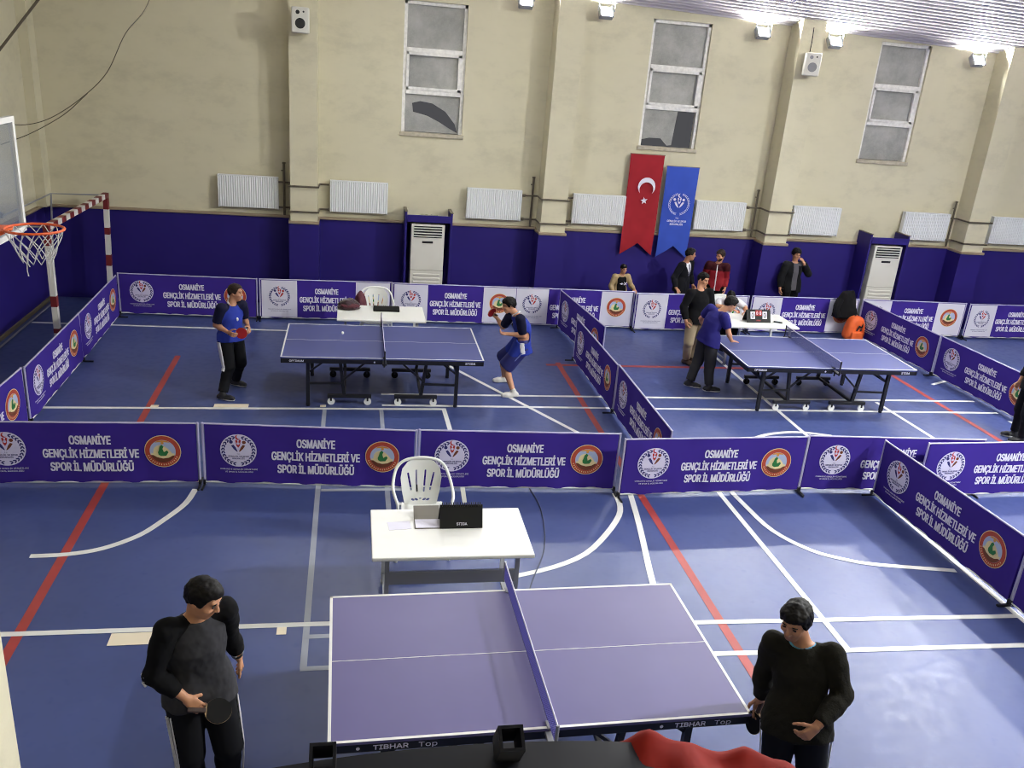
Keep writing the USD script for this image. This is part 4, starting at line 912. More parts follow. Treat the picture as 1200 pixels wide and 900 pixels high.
    def head(self, F):
        s, R, H = self.s, self.head_local(), self.H
        F.add(*cone_fn(self.nk - self.ax * .03 * s, H(-.025, 0, -.05), .058 * s, .054 * s), k=.03)
        F.add(*ell_fn(H(-.012, 0, .022), R, np.array([.098, .076, .100]) * s), k=.02)
        F.add(*ell_fn(H(.028, 0, -.045), R, np.array([.064, .057, .075]) * s), k=.03)
        F.add(*cone_fn(H(.062, -.012, -.098), H(.062, .012, -.098), .02 * s, .02 * s), k=.025)
        for q in (-1, 1):
            F.cut(lambda p, c=H(.102, q * .033, .012): np.linalg.norm(p - c, axis=-1) - .017 * s, H(.1, q * .033, .01) - .02, H(.1, q * .033, .01) + .02, .02)
            F.add(*ell_fn(H(.066, q * .042, -.022), R, np.array([.024, .022, .018]) * s), k=.02)
            F.add(*ell_fn(H(-.006, q * .080, -.002), R, np.array([.022, .010, .031]) * s), k=.008)
        F.add(*cone_fn(H(.083, -.036, .036), H(.083, .036, .036), .011 * s, .011 * s), k=.015)
        F.add(*cone_fn(H(.088, 0, .020), H(.110, 0, -.022), .009 * s, .0135 * s), k=.012)
        F.add(*cone_fn(H(.100, -.010, -.026), H(.100, .010, -.026), .009 * s, .009 * s), k=.008)
        F.add(*cone_fn(H(.088, -.02, -.058), H(.088, .02, -.058), .007 * s, .007 * s), k=.008)
        F.add(*cone_fn(H(.085, -.016, -.071), H(.085, .016, -.071), .008 * s, .008 * s), k=.008)
    def hair(self, thick=.011, front=.07, rough=.008, long=0.):
        F = Field(self.J['head'] - .19 * self.s, self.J['head'] + .19 * self.s, .0075); s, R, H = self.s, self.head_local(), self.H
        F.add(*ell_fn(H(-.014, 0, .026), R, (np.array([.098, .076, .100]) + thick) * s), k=.01)
        F.add(*ell_fn(H(.02, 0, .075), R, (np.array([.07, .062, .045]) + thick * .8) * s), k=.02)
        def line(p):
            q = (p - self.J['head']) @ R.T / s; f = q[..., 0]; u = q[..., 2]; l = q[..., 1]
            b = np.where(f > .03, -.008 + (front + .008) * np.clip((f - .03) / .035, 0, 1) - .3 * np.maximum(0, np.abs(l) - .055), np.where(f > -.03, -.008, -.008 + (f + .03) * (1.1 + long)))
            return (b - u) * s * .8
        F.keep(line)
        m = F.mesh(); n = m.vertex_normals; m.vertices = m.vertices + n * ((meshkit.fbm(m.vertices * 38, 3, 5) - .5) * rough * 2)[:, None]
        return m
    def hand(self, sd, d=None, n=None, curl=.5, thumb=.5, spread=0.):
        s = self.s; w = self.J['wr' + sd]; el = self.J['el' + sd]
        d = nrm(w - el) if d is None else nrm(d); n = np.asarray(n if n is not None else np.cross(d, [0, 0, 1.]), float); n = nrm(n - d * (n @ d))
        sv = np.cross(d, n) * (1 if sd == 'R' else -1)      # towards the thumb
        F = Field(w - .2 * s, w + .2 * s, .0038 if self.h < .01 else .0048)
        F.add(*cone_fn(w - nrm(w - el) * .05 * s, w + d * .012 * s, .029 * s, .027 * s), k=.012)
        for o in (-.026, -.009, .009, .026):
            F.add(*cone_fn(w + d * .015 * s + sv * o * .75 * s, w + d * .085 * s + sv * o * 1.08 * s, .0145 * s, .0125 * s), k=.012)
        for o, L in ((.030, .072), (.010, .080), (-.010, .075), (-.029, .058)):
            p = w + d * .085 * s + sv * o * s; dr = nrm(d + sv * o * spread * 8)
            for fr, c in ((.45, curl * .8), (.31, curl * 1.1), (.24, curl * .7)):
                dr = nrm(dr * math.cos(c) + n * math.sin(c) - 0 * dr) if True else dr
                nn = nrm(n - 0 * d)
                q = p + dr * L * fr * s; F.add(*cone_fn(p, q, .0092 * s, .0084 * s), k=.004); p = q
        p = w + d * .03 * s + sv * .030 * s; dr = nrm(sv * .75 + d * .65 + n * .35 * (.3 + thumb))
        for L, r in ((.042, .0125), (.034, .0105), (.026, .0092)):
            q = p + dr * L * s; F.add(*cone_fn(p, q, r * s, r * .92 * s), k=.006); p = q; dr = nrm(dr + d * .25 + n * .5 * thumb - sv * .3 * thumb)
        self.grip = w + d * .075 * s + n * .026 * s; self.hn, self.hd, self.hs = n, d, sv
        return F.mesh()

def to_man(m):
    return manifold3d.Manifold(manifold3d.Mesh(np.asarray(m.vertices, np.float32), np.asarray(m.faces, np.uint32)))
def joined(ms):
    try:
        r = to_man(ms[0])
        if r.status() != manifold3d.Error.NoError: raise ValueError
        for m in ms[1:]:
            k = to_man(m)
            if k.status() != manifold3d.Error.NoError: raise ValueError
            r = r + k
        mm = r.to_mesh(); return trimesh.Trimesh(mm.vert_properties[:, :3], mm.tri_verts, process=False)
    except Exception:
        return cat(ms)
def folds(m, amp=.006, f=(12, 12, 8), seed=2):
    n = m.vertex_normals; m.vertices = m.vertices + n * ((meshkit.fbm(m.vertices * np.array(f), 3, seed) - .45) * 2 * amp)[:, None]; return m

SKIN = mat('skin_tan', (196, 142, 108), .5, vary=.05, scale=12)
SKIN2 = mat('skin_olive', (178, 128, 98), .5, vary=.05, scale=12)
HAIR_B = mat('black_hair', (14, 11, 11), .6, spec=.2, vary=.3, scale=60)
HAIR_BR = mat('brown_hair', (44, 32, 25), .6, spec=.2, vary=.25, scale=60)
EYE_M = mat('dark_eye', (28, 18, 14), .2)

def person(label, J, base, s, face, look, skin, hair, tops, bottoms, shoes, hands, h=.011, bulk=1., bend=0., hairkw={}, foot=None, name='person', beard=None, group=None):
    t = thing(name, label, 'person', (base[0], base[1], 0), 0, group)
    b = Body(J, base, s, face, look, h, bulk, bend, foot); t_b = b
    F = Field(b.lo, b.hi, h)
    F.add(*b.torso(), k=.02)
    for sd in 'RL':
        b.arm(F, sd, 0, 1.97); b.leg(F, sd)
        a, m_, e = b.shoe_pts(sd); F.add(*cone_fn(a, m_, .034 * s, .03 * s), k=.02); F.add(*cone_fn(b.J['an' + sd], a + (m_ - a) * .3, .036 * s, .034 * s), k=.02)
    b.head(F)
    parts = [F.mesh()]; grips = {}
    for sd in 'RL':
        hk = dict(hands.get(sd, {}))
        if hk.get('skip'): continue
        parts.append(b.hand(sd, **hk)); grips[sd] = (b.grip, b.hn, b.hd, b.hs)
    obj('body', joined(parts), skin, t, smooth=True)
    hm = obj('hair', b.hair(**hairkw), hair, t, smooth=True)
    for q in (-1, 1):
        f_, lo, hi = ell_fn(b.H(.086, q * .033, .012), b.head_local(), np.array([.006, .012, .0065]) * s)
        e = trimesh.creation.icosphere(2, 1); e.vertices = b.H(.0885, q * .033, .013) + (e.vertices * np.array([.006, .0125, .0062]) * s) @ b.head_local()
        obj('eye', e, EYE_M, t, smooth=True)
        obj('eyebrow', tube([b.H(.092, q * .017, .036), b.H(.095, q * .034, .041), b.H(.084, q * .05, .036)], [.003 * s, .0042 * s, .0022 * s], 6), hair, t)
    if beard is not None:
        F = Field(b.J['head'] - .16, b.J['head'] + .16, .0075)
        F.add(*ell_fn(b.H(.028, 0, -.045), b.head_local(), np.array([.068, .061, .079]) * s), k=.01); F.add(*cone_fn(b.H(.064, -.012, -.1), b.H(.064, .012, -.1), .022 * s, .022 * s), k=.02)
        F.keep(lambda p: ((p - b.J['head']) @ b.lu / s + .035 - .25 * np.maximum(0, .05 - (p - b.J['head']) @ b.lf / s)) * .8)
        F.cut(lambda p, c=b.H(.095, 0, -.062): np.linalg.norm(p - c, axis=-1) - .022 * s, b.H(.09, 0, -.06) - .03, b.H(.09, 0, -.06) + .03)
        obj('beard', F.mesh(), beard, t, smooth=True)
    for k in tops: cloth_top(b, t, **k)
    for k in bottoms: cloth_bottom(b, t, **k)
    if shoes:
        for sd in 'RL':
            a, m_, e = b.shoe_pts(sd); G = Field(np.minimum(a, e) - .12 * s, np.maximum(a, e) + .14 * s, .008)
            G.add(*cone_fn(a, m_, .046 * s, .047 * s), k=.02); G.add(*cone_fn(m_, e, .046 * s, .036 * s), k=.02); G.add(*cone_fn(b.J['an' + sd] + [0, 0, .01 * s], a + (m_ - a) * .25, .048 * s, .045 * s), k=.03)
            z0 = a[2] - .035 * s
            G.keep(lambda p: z0 + .012 - p[..., 2]); so = obj('shoe', G.mesh(), shoes[0], t, smooth=True)
            S2 = Field(np.minimum(a, e) - .1 * s, np.maximum(a, e) + .1 * s, .007)
            S2.add(*cone_fn(a, m_, .048 * s, .05 * s), k=.02); S2.add(*cone_fn(m_, e, .05 * s, .039 * s), k=.02)
            S2.keep(lambda p: np.maximum(z0 + .001 - p[..., 2], p[..., 2] - z0 - .024)); obj('sole', S2.mesh(), shoes[1], so, smooth=30)
    return t, b, grips

def cloth_top(b, t, name, m, sleeve=1.95, infl=.014, hem=-.16, collar=.066, flare=.06, torso=True, arms='RL', amp=.006, keep=None, label=None, parent=None, t1=.985, only=None, seed=2, hipgap=.006):
    F = Field(b.lo, b.hi, b.h)
    if torso:
        F.add(*b.torso(infl * b.s, hem - .12, t1, flare), k=.02)
        if hem < 0:
            for sd in 'RL':
                hp, kn = b.J['hip' + sd], b.J['kn' + sd]
                F.add(*cone_fn(hp + (b.nk - hp) * .12, hp + (kn - hp) * .5, (.098 + infl + hipgap) * b.s * b.bulk ** .5, (.098 + infl + hipgap) * b.s), k=.05)
        F.keep(lambda p: (hem - b.tl(p)[0]) * b.L)
    if arms:
        for sd in arms:
            b.arm(F, sd, infl, sleeve, k=.02)
            sh, el, wr = b.J['sh' + sd], b.J['el' + sd], b.J['wr' + sd]
            q, d = (sh + (el - sh) * sleeve, nrm(el - sh)) if sleeve <= 1 else (el + (wr - el) * (sleeve - 1), nrm(wr - el))
            R = .11 * b.s
            F.cut(lambda p, q=q, d=d, R=R: np.maximum(-((p - q) @ d), np.linalg.norm(p - q - d * R * .8, axis=-1) - R), q - .12 + d * .07, q + .12 + d * .07)
    if collar:
        c0 = b.nk + b.ax * .012 * b.s + b.face * .012; f_, lo, hi = cone_fn(c0, c0 + nrm(b.J['head'] - c0) * .2, collar * b.s, (collar + .03) * b.s); F.cut(f_, lo, hi)
    if keep is not None:
        F.keep(lambda p: keep(*b.tl(p)))
    mm = folds(F.mesh(), amp * b.s, seed=seed)
    return obj(name, mm, m, parent or t, smooth=True, label=label)

def cloth_bottom(b, t, name, m, upto=1.93, infl=.016, wide=.012, top=.22, amp=.006, label=None):
    F = Field(b.lo, b.hi, b.h)
    F.add(*b.torso(.005, -.10, top), k=.02)
    for sd in 'RL':
        b.leg(F, sd, infl, upto, .035, wide)
        hp, kn, an = b.J['hip' + sd], b.J['kn' + sd], b.J['an' + sd]
        q, d = (hp + (kn - hp) * upto, nrm(kn - hp)) if upto <= 1 else (kn + (an - kn) * (upto - 1), nrm(an - kn))
        R = .13 * b.s
        F.cut(lambda p, q=q, d=d, R=R: np.maximum(-((p - q) @ d), np.linalg.norm(p - q - d * R * .8, axis=-1) - R), q - .13 + d * .08, q + .13 + d * .08)
    return obj(name, folds(F.mesh(), amp * b.s, (8, 8, 4), 4), m, t, smooth=True, label=label)

def leg_stripe(b, t, sd, m, angs=(0,), w=.011, t0=.2, t1=1.9, infl=.03, name='side_stripe'):
    J = b.J; hp, kn, an = J['hip' + sd], J['kn' + sd], J['an' + sd]; out = b.hl * (1 if sd == 'L' else -1); ms = []
    for ang in angs:
        pts = []
        for u in np.linspace(t0, t1, 16):
            if u <= 1: c = hp + (kn - hp) * u; ax = nrm(kn - hp); r = .088 - .03 * u
            else:
                c = kn + (an - kn) * (u - 1); ax = nrm(an - kn); r = .057 - .015 * max(0, u - 1.3)
            o = nrm(out - ax * (out @ ax)); fr = np.cross(ax, o); dd = nrm(o * math.cos(ang) + fr * math.sin(ang)); pts.append(c + dd * (r + infl) * b.s)
        ms.append(tube(pts, w * .5, 6))
    return obj(name, cat(ms), m, t, smooth=True)

def racket(label, c, a, n, front, back, s=1.):
    """blade centre c, a from the grip towards the blade, n normal of the front rubber"""
    a, n = nrm(a), np.asarray(n, float); n = nrm(n - a * (n @ a)); w = np.cross(n, a)
    M = np.eye(4); M[:3, 0], M[:3, 1], M[:3, 2] = w, a, n
    t = thing('table_tennis_racket', label, 'racket', c, 0, 'rackets in the hands of the players')
    sh = affinity.scale(disc(.077, 40), .98, 1.02)
    cutp = sh.difference(sbox(-.2, -.2, .2, -.066))
    def put(m): m.apply_transform(M); return m
    obj('blade', put(ext(sh, .006).apply_translation((0, 0, -.003))), mat('blade_wood', (190, 160, 120), .5), t, smooth=False)
    obj('front_rubber', put(ext(cutp.buffer(-.001), .004).apply_translation((0, 0, .003))), front, t, smooth=False); obj('back_rubber', put(ext(cutp.buffer(-.001), .004).apply_translation((0, 0, -.007))), back, t, smooth=False)
    obj('handle', put(rbx(-.014, .014, -.178, -.07, -.011, .011, .006)), mat('handle_wood', (60, 44, 38), .5), t)
    return t
RB_BLACK, RB_RED = mat('rubber_black', (11, 11, 12), .7, spec=.2), mat('rubber_red', (150, 24, 32), .6, spec=.3)

# -- near left player
K = dict(J=dict(head=(-0.825,4.530,1.612), neck=(-0.890,4.602,1.425), shR=(-1.031,4.484,1.410), shL=(-0.730,4.692,1.402), elR=(-1.110,4.441,1.135), elL=(-0.733,4.804,1.135), wrR=(-0.936,4.433,0.956), wrL=(-0.692,4.882,0.901), hipR=(-0.984,4.565,0.912), hipL=(-0.804,4.632,0.907), knR=(-0.948,4.485,0.492), knL=(-0.722,4.539,0.494), anR=(-0.925,4.443,0.085), anL=(-0.740,4.563,0.085)), base=(-.83, 4.5), s=1.0, face=(.6, -.8))
BLKC, CHAR = mat('black_knit', (13, 13, 16), .9, spec=.2), mat('charcoal_knit', (52, 52, 56), .9, spec=.2, vary=.12, scale=30)
TRK = mat('black_tracksuit', (12, 13, 18), .8, spec=.2); STRIPE = mat('white_stripe', (206, 206, 212), .6)
DSHOE = mat('dark_shoe', (28, 28, 32), .6); WSHOE = mat('white_shoe', (216, 214, 206), .5)
t, b, g = person('man in charcoal shirt with black sleeves standing left of the near table', **K, look=(.86, -.40, -.42), skin=SKIN, hair=HAIR_B,
    tops=[dict(name='shirt', m=CHAR, arms=None, hem=-.14, amp=.013), dict(name='raglan_sleeves', m=BLKC, torso=False, sleeve=1.72, infl=.019, amp=.013)],
    bottoms=[dict(name='track_trousers', m=TRK, infl=.022)], shoes=(DSHOE, WSHOE), hands=dict(R=dict(d=(.72, -.2, -.62), n=(.2, .5, -.5), curl=.85, thumb=1.3), L=dict(n=(-.7, -.2, .1), curl=.45, thumb=.3)), h=.0085, bulk=1.08, hairkw=dict(thick=.013, front=.075))
for sd, o in (('R', -.42), ('L', .15)): leg_stripe(b, t, sd, STRIPE, (o - .2, o, o + .2), .0105, .3, 1.88, .036)
cb = []
for k in range(3): cb.append(tube([b.J['elR'] + (b.J['wrR'] - b.J['elR']) * (.04 + .0 * k) + np.array([-.045, -.045, .02 - .03 * k]), b.J['elR'] + np.array([-.06, -.012, .015 - .03 * k])], .009, 6))
obj('sleeve_stripe', cat(cb), STRIPE, t, label='short white elbow stripes')
wv = nrm(b.J['wrL'] - b.J['elL']); wc = b.J['wrL'] - wv * .02; th = np.linspace(0, 2 * np.pi, 17); ua = nrm(np.cross(wv, [0, 0, 1.])); ub = np.cross(wv, ua)
br = thing('wristwatch', 'black bracelet watch on the left wrist of the near left player', 'watch', tuple(wc + [-.83, 4.5, 0]))
obj('strap', tube(np.array([.031 * (np.cos(a) * ua + np.sin(a) * ub) for a in th]), .009, 6, cap=False), BLACK, br); fc = trimesh.creation.icosphere(2, .016); fc.vertices = fc.vertices * 1.0 + np.array([-.012, -.032, .01]); obj('watch_face', fc, STEEL, br, smooth=True)
gr = g['R'][0] + [-.83, 4.5, 0]
racket('black table tennis racket in the right hand of the near left player', gr + nrm((.86, .12, -.2)) * .115 + np.array([.02, -.05, .0]), (.86, .12, -.2), (.1, -.5, .75), RB_BLACK, RB_BLACK)

# -- near right player
K = dict(J=dict(head=(2.749,4.159,1.564), neck=(2.840,4.163,1.375), shR=(2.660,4.220,1.337), shL=(2.987,4.047,1.365), elR=(2.701,4.304,1.062), elL=(3.03,3.93,1.15), wrR=(2.791,4.379,0.842), wrL=(2.815,3.80,1.035), hipR=(2.721,4.037,0.886), hipL=(2.897,3.952,0.911), knR=(2.755,4.029,0.459), knL=(2.954,3.930,0.484), anR=(2.699,4.186,0.085), anL=(2.936,4.033,0.086)), base=(2.8, 4.1), s=1.0, face=(-.552, -.834))
K['J'].update(elR=(2.69, 4.29, 1.06), wrR=(2.72, 4.31, .82), shR=(2.675, 4.225, 1.345))
OLIVE = mat('dark_olive_knit', (28, 27, 22), .95, spec=.2, vary=.14, scale=24, bump=.3, bscale=90)
t, b, g = person('young man in a dark olive pullover standing right of the near table', **K, look=(-.72, -.62, -.30), skin=SKIN2, hair=HAIR_B,
    tops=[dict(name='inner_shirt', m=mat('sky_blue_tee', (84, 150, 186), .8), infl=.008, collar=.060, sleeve=.5, hem=0., amp=.001), dict(name='pullover', m=OLIVE, infl=.02, sleeve=1.9, collar=.076, hem=-.17, amp=.014)],
    bottoms=[dict(name='track_trousers', m=TRK, infl=.02)], shoes=(DSHOE, WSHOE), hands=dict(R=dict(n=(-.4, -.75, .0), curl=.7, thumb=.8), L=dict(d=(-.75, -.1, -.62), n=(-.1, .9, -.3), curl=.9, thumb=.5)), h=.0085, bulk=.98, hairkw=dict(thick=.02, front=.07, rough=.01))
for sd in 'RL': leg_stripe(b, t, sd, STRIPE, (-.12, .12), .0095, .1, 1.88, .034)
gr = g['R'][0] + [2.8, 4.1, 0]
racket('black table tennis racket hanging from the hand of the near right player', gr + nrm((-.2, -.1, -.8)) * .10, (-.2, -.1, -.8), (-.9, -.15, .25), RB_BLACK, RB_BLACK)

# -- far left player
K = dict(J=dict(head=(-1.545,11.941,1.452), neck=(-1.602,11.914,1.269), shR=(-1.715,11.772,1.258), shL=(-1.464,11.984,1.248), elR=(-1.797,11.800,1.009), elL=(-1.454,12.119,1.008), wrR=(-1.624,11.657,0.957), wrL=(-1.385,11.905,0.959), hipR=(-1.691,11.842,0.799), hipL=(-1.554,11.955,0.790), knR=(-1.643,11.770,0.414), knL=(-1.516,12.006,0.399), anR=(-1.718,11.616,0.078), anL=(-1.615,12.178,0.078)), base=(-1.64, 11.9), s=.92, face=(.751, -.661))
ROYAL, NAVYC = mat('royal_blue_jersey', (40, 56, 150), .75, spec=.2), mat('navy_jersey', (18, 20, 48), .8, spec=.2)
WJER = mat('white_jersey', (214, 214, 220), .7)
front = lambda w: (lambda tt_, x, y: np.abs(x) - w)
t, b, g = person('older man in blue jersey and black trousers left of the far left table', **K, look=(.95, -.28, -.08), skin=SKIN2, hair=HAIR_BR,
    tops=[dict(name='jersey', m=ROYAL, sleeve=.8, infl=.02, hem=-.045), dict(name='jersey_sleeve', m=NAVYC, torso=False, arms='RL', sleeve=.84, infl=.025)],
    bottoms=[dict(name='track_trousers', m=TRK, infl=.022)], shoes=(DSHOE, WSHOE), hands=dict(R=dict(n=(.4, .5, 0), curl=.7, thumb=.7), L=dict(n=(-.2, -.6, -.3), curl=.8)), hairkw=dict(thick=.012, front=.085), foot=dict(R=(.9, -.4), L=(.85, -.5)))
leg_stripe(b, t, 'R', STRIPE, (-.2, .0, .2), .03, .08, 1.2, .03); 
vn = [b.nk + b.sl_ * .055 + b.ax * .035, b.nk + b.face * .085 - b.ax * .075, b.nk - b.sl_ * .055 + b.ax * .035, b.nk - b.face * .06 + b.ax * .055, b.nk + b.sl_ * .055 + b.ax * .035]
obj('collar', tube(np.array(vn), .013, 6), WJER, t, label='white v collar')
obj('chest_badge', trimesh.creation.icosphere(2, 1).apply_scale([.02, .02, .028]).apply_translation(b.pel + b.ax * b.L * .62 + b.face * .118), WJER, t, smooth=True)
gr = g['R'][0] + [-1.64, 11.9, 0]
racket('red racket held at the waist by the older man in blue', gr + nrm((.75, -.05, .1)) * .115, (.75, -.05, .1), (.25, -.9, .2), RB_RED, RB_BLACK)

# -- far right player of the left table
K = dict(J=dict(head=(2.276,12.111,1.345), neck=(2.399,12.052,1.198), shR=(2.337,12.210,1.158), shL=(2.414,11.877,1.190), elR=(2.25,12.318,0.93), elL=(2.481,11.912,0.931), wrR=(2.14,12.35,1.07), wrL=(2.251,11.948,0.938), hipR=(2.490,12.113,0.728), hipL=(2.50,11.936,0.732), knR=(2.276,12.313,0.427), knL=(2.266,11.983,0.406), anR=(2.354,12.449,0.080), anL=(2.388,11.827,0.079)), base=(2.45, 12.1), s=.93, face=(-.995, -.1))
t, b, g = person('crouching man in blue jersey and shorts right of the far left table', **K, look=(-.93, -.12, -.22), skin=SKIN, hair=HAIR_B,
    tops=[dict(name='jersey', m=ROYAL, sleeve=.85, infl=.02, hem=-.22, flare=.1), dict(name='jersey_sleeve', m=NAVYC, torso=False, arms='RL', sleeve=.88, infl=.026),
          dict(name='side_panel', m=WJER, arms=None, infl=.024, hem=-.16, flare=.1, collar=0, keep=lambda tt_, x, y: np.maximum(np.abs(y - .03) - .035, np.maximum(tt_ - .18, .05 - np.abs(x))))],
    bottoms=[dict(name='shorts', m=mat('navy_shorts', (34, 38, 104), .7), upto=.88, infl=.03, wide=.04)], shoes=(WSHOE, WSHOE), hands=dict(R=dict(d=(-.5, -.3, .5), n=(.3, -.4, .3), curl=.7), L=dict(n=(0, -.2, .8), curl=1.0, thumb=.8)), hairkw=dict(thick=.015, front=.06), foot=dict(R=(-1, -.1), L=(-1, -.15)), bend=.05)
leg_stripe(b, t, 'L', mat('pale_blue_stripe', (120, 130, 190), .6), (0,), .02, .1, .86, .045)
vn = [b.nk + b.sl_ * .05 + b.ax * .05, b.nk + b.face * .075 - b.ax * .01, b.nk - b.sl_ * .05 + b.ax * .05, b.nk - b.face * .055 + b.ax * .05, b.nk + b.sl_ * .05 + b.ax * .05]
obj('collar', tube(np.array(vn), .012, 6), WJER, t, label='white collar')
gr = g['R'][0] + [2.45, 12.1, 0]
racket('red and black racket raised before the face of the crouching man', gr + nrm((-.45, -.5, .35)) * .10, (-.45, -.5, .35), (.5, -.75, -.3), RB_RED, RB_BLACK)

# -- man leaning on the far right table
K = dict(J=dict(head=(5.80,12.288,1.425), neck=(5.665,12.300,1.280), shR=(5.665,12.122,1.240), shL=(5.56,12.461,1.282), elR=(5.755,12.10,1.0), elL=(5.50,12.62,1.063), wrR=(5.855,12.16,0.845), wrL=(5.60,12.68,0.89), hipR=(5.57,12.238,0.80), hipL=(5.51,12.41,0.81), knR=(5.60,12.24,0.42), knL=(5.47,12.42,0.41), anR=(5.61,12.164,0.081), anL=(5.367,12.373,0.081)), base=(5.55, 12.4), s=.95, face=(.949, .316))
GREYT = mat('charcoal_trousers', (46, 46, 48), .85, spec=.2)
t, b, g = person('man in a plain dark blue T-shirt and gray trousers leaning on the far right table', **K, look=(.86, .15, -.42), skin=SKIN, hair=HAIR_B,
    tops=[dict(name='t_shirt', m=mat('dark_blue_tee', (40, 37, 110), .8, spec=.2), sleeve=.72, infl=.024, hem=-.12)], bottoms=[dict(name='trousers', m=GREYT, infl=.024)], shoes=(DSHOE, WSHOE),
    hands=dict(R=dict(d=(.85, .3, -.15), n=(.1, 0, -1), curl=.12, thumb=.1), L=dict(n=(-.2, -.8, 0), curl=.5)), hairkw=dict(thick=.016, front=.06), foot=dict(R=(.95, -.2), L=(.75, -.5)), bend=.05)

# -- man in dark sweater behind him
K = dict(J=dict(head=(5.804,13.491,1.512), neck=(5.762,13.462,1.318), shR=(5.585,13.403,1.283), shL=(5.939,13.449,1.292), elR=(5.492,13.391,1.039), elL=(6.012,13.443,1.039), wrR=(5.542,13.325,0.818), wrL=(5.861,13.400,0.888), hipR=(5.688,13.404,0.830), hipL=(5.867,13.433,0.834), knR=(5.658,13.341,0.432), knL=(5.878,13.48,0.435), anR=(5.718,13.486,0.080), anL=(5.85,13.58,0.080)), base=(5.76, 13.55), s=.94, face=(.406, -.914))
person('man in a black sweater and khaki trousers standing behind the leaning man', **K, look=(.55, -.8, -.2), skin=SKIN, hair=HAIR_B, tops=[dict(name='sweater', m=BLKC, infl=.024, sleeve=1.9, hem=-.16)],
    bottoms=[dict(name='trousers', m=mat('khaki_trousers', (150, 134, 108), .8), infl=.022)], shoes=(mat('brown_shoe', (78, 58, 46), .6), DSHOE), hands=dict(R=dict(n=(.6, .2, 0), curl=.5), L=dict(n=(-.6, -.2, 0), curl=.5)), hairkw=dict(thick=.008, front=.075), bulk=1.1)

# -- suited man, man in red jacket, boy, man by the wall
K = dict(J=dict(head=(6.460,15.80,1.458), neck=(6.406,15.85,1.273), shR=(6.287,15.76,1.224), shL=(6.55,15.95,1.244), elR=(6.169,15.732,0.983), elL=(6.60,16.02,1.0), wrR=(6.20,15.65,0.80), wrL=(6.66,15.95,0.80), hipR=(6.334,15.86,0.829), hipL=(6.469,15.975,0.831), knR=(6.38,15.84,0.445), knL=(6.48,15.95,0.450), anR=(6.36,15.87,0.078), anL=(6.47,15.98,0.078)), base=(6.42, 15.88), s=.92, face=(.759, -.651))
SUIT = mat('dark_suit', (15, 16, 23), .85, spec=.2)
person('man in a dark suit with white shirt and tie standing behind the back barriers', **K, look=(.95, -.2, -.12), skin=SKIN2, hair=HAIR_B,
    tops=[dict(name='shirt_front', m=WJER, arms=None, infl=.026, hem=.3, t1=1.0, collar=.056, keep=lambda tt_, x, y: np.maximum(np.abs(x) - .012 - .075 * np.clip((tt_ - .45) / .5, 0, 1), np.maximum(.45 - tt_, -y))),
          dict(name='necktie', m=mat('gray_tie', (90, 92, 110), .6), arms=None, infl=.031, hem=.3, t1=.96, collar=0, keep=lambda tt_, x, y: np.maximum(np.abs(x) - .022, np.maximum(.45 - tt_, -y))),
          dict(name='suit_jacket', m=SUIT, infl=.022, sleeve=1.93, hem=-.3, collar=.072)],
    bottoms=[dict(name='trousers', m=SUIT)], shoes=(DSHOE, DSHOE), hands=dict(R=dict(d=(.2, -.7, -.3), n=(0, -.3, -.8), curl=.5), L=dict(curl=.4, n=(-.5, -.3, 0))), hairkw=dict(thick=.012, front=.08))
K = dict(J=dict(head=(7.125,15.90,1.440), neck=(7.123,15.95,1.262), shR=(6.954,15.99,1.216), shL=(7.257,15.83,1.218), elR=(6.94,16.09,0.99), elL=(7.31,15.90,0.98), wrR=(6.93,15.97,0.80), wrL=(7.28,15.80,0.80), hipR=(7.07,16.0,0.80), hipL=(7.218,15.92,0.80), knR=(7.05,15.98,0.42), knL=(7.20,15.9,0.42), anR=(7.069,16.02,0.076), anL=(7.217,15.94,0.076)), base=(7.15, 15.95), s=.90, face=(-.53, -.848))
REDJ, DRED = mat('red_jacket_cloth', (130, 26, 36), .75, spec=.2), mat('dark_red_yoke', (56, 14, 22), .8, spec=.2)
person('bearded young man in a red zipped jacket standing behind the back barriers', **K, look=(-.8, -.45, -.25), skin=SKIN, hair=HAIR_BR, beard=HAIR_BR,
    tops=[dict(name='jacket', m=REDJ, infl=.026, sleeve=1.93, hem=-.16, collar=.066), dict(name='yoke', m=DRED, infl=.030, sleeve=.6, hem=.3, collar=.064, keep=lambda tt_, x, y: .70 - tt_),
          dict(name='zip', m=STRIPE, arms=None, infl=.034, hem=-.16, t1=.95, collar=0, keep=lambda tt_, x, y: np.maximum(np.abs(x) - .012, -y))],
    bottoms=[dict(name='trousers', m=TRK)], shoes=(DSHOE, DSHOE), hands=dict(R=dict(curl=.5, n=(.5, -.3, 0)), L=dict(curl=.5, n=(-.5, .3, 0))), hairkw=dict(thick=.014, front=.07))
K = dict(J=dict(head=(5.135,15.753,1.125), neck=(5.118,15.78,0.985), shR=(4.983,15.765,0.957), shL=(5.252,15.80,0.960), elR=(4.924,15.756,0.767), elL=(5.33,15.78,0.785), wrR=(4.95,15.66,0.68), wrL=(5.36,15.62,0.74), hipR=(5.051,15.815,0.642), hipL=(5.187,15.834,0.650), knR=(5.06,15.80,0.347), knL=(5.19,15.82,0.350), anR=(5.060,15.82,0.060), anL=(5.19,15.84,0.060)), base=(5.14, 15.82), s=.71, face=(.196, -.981))
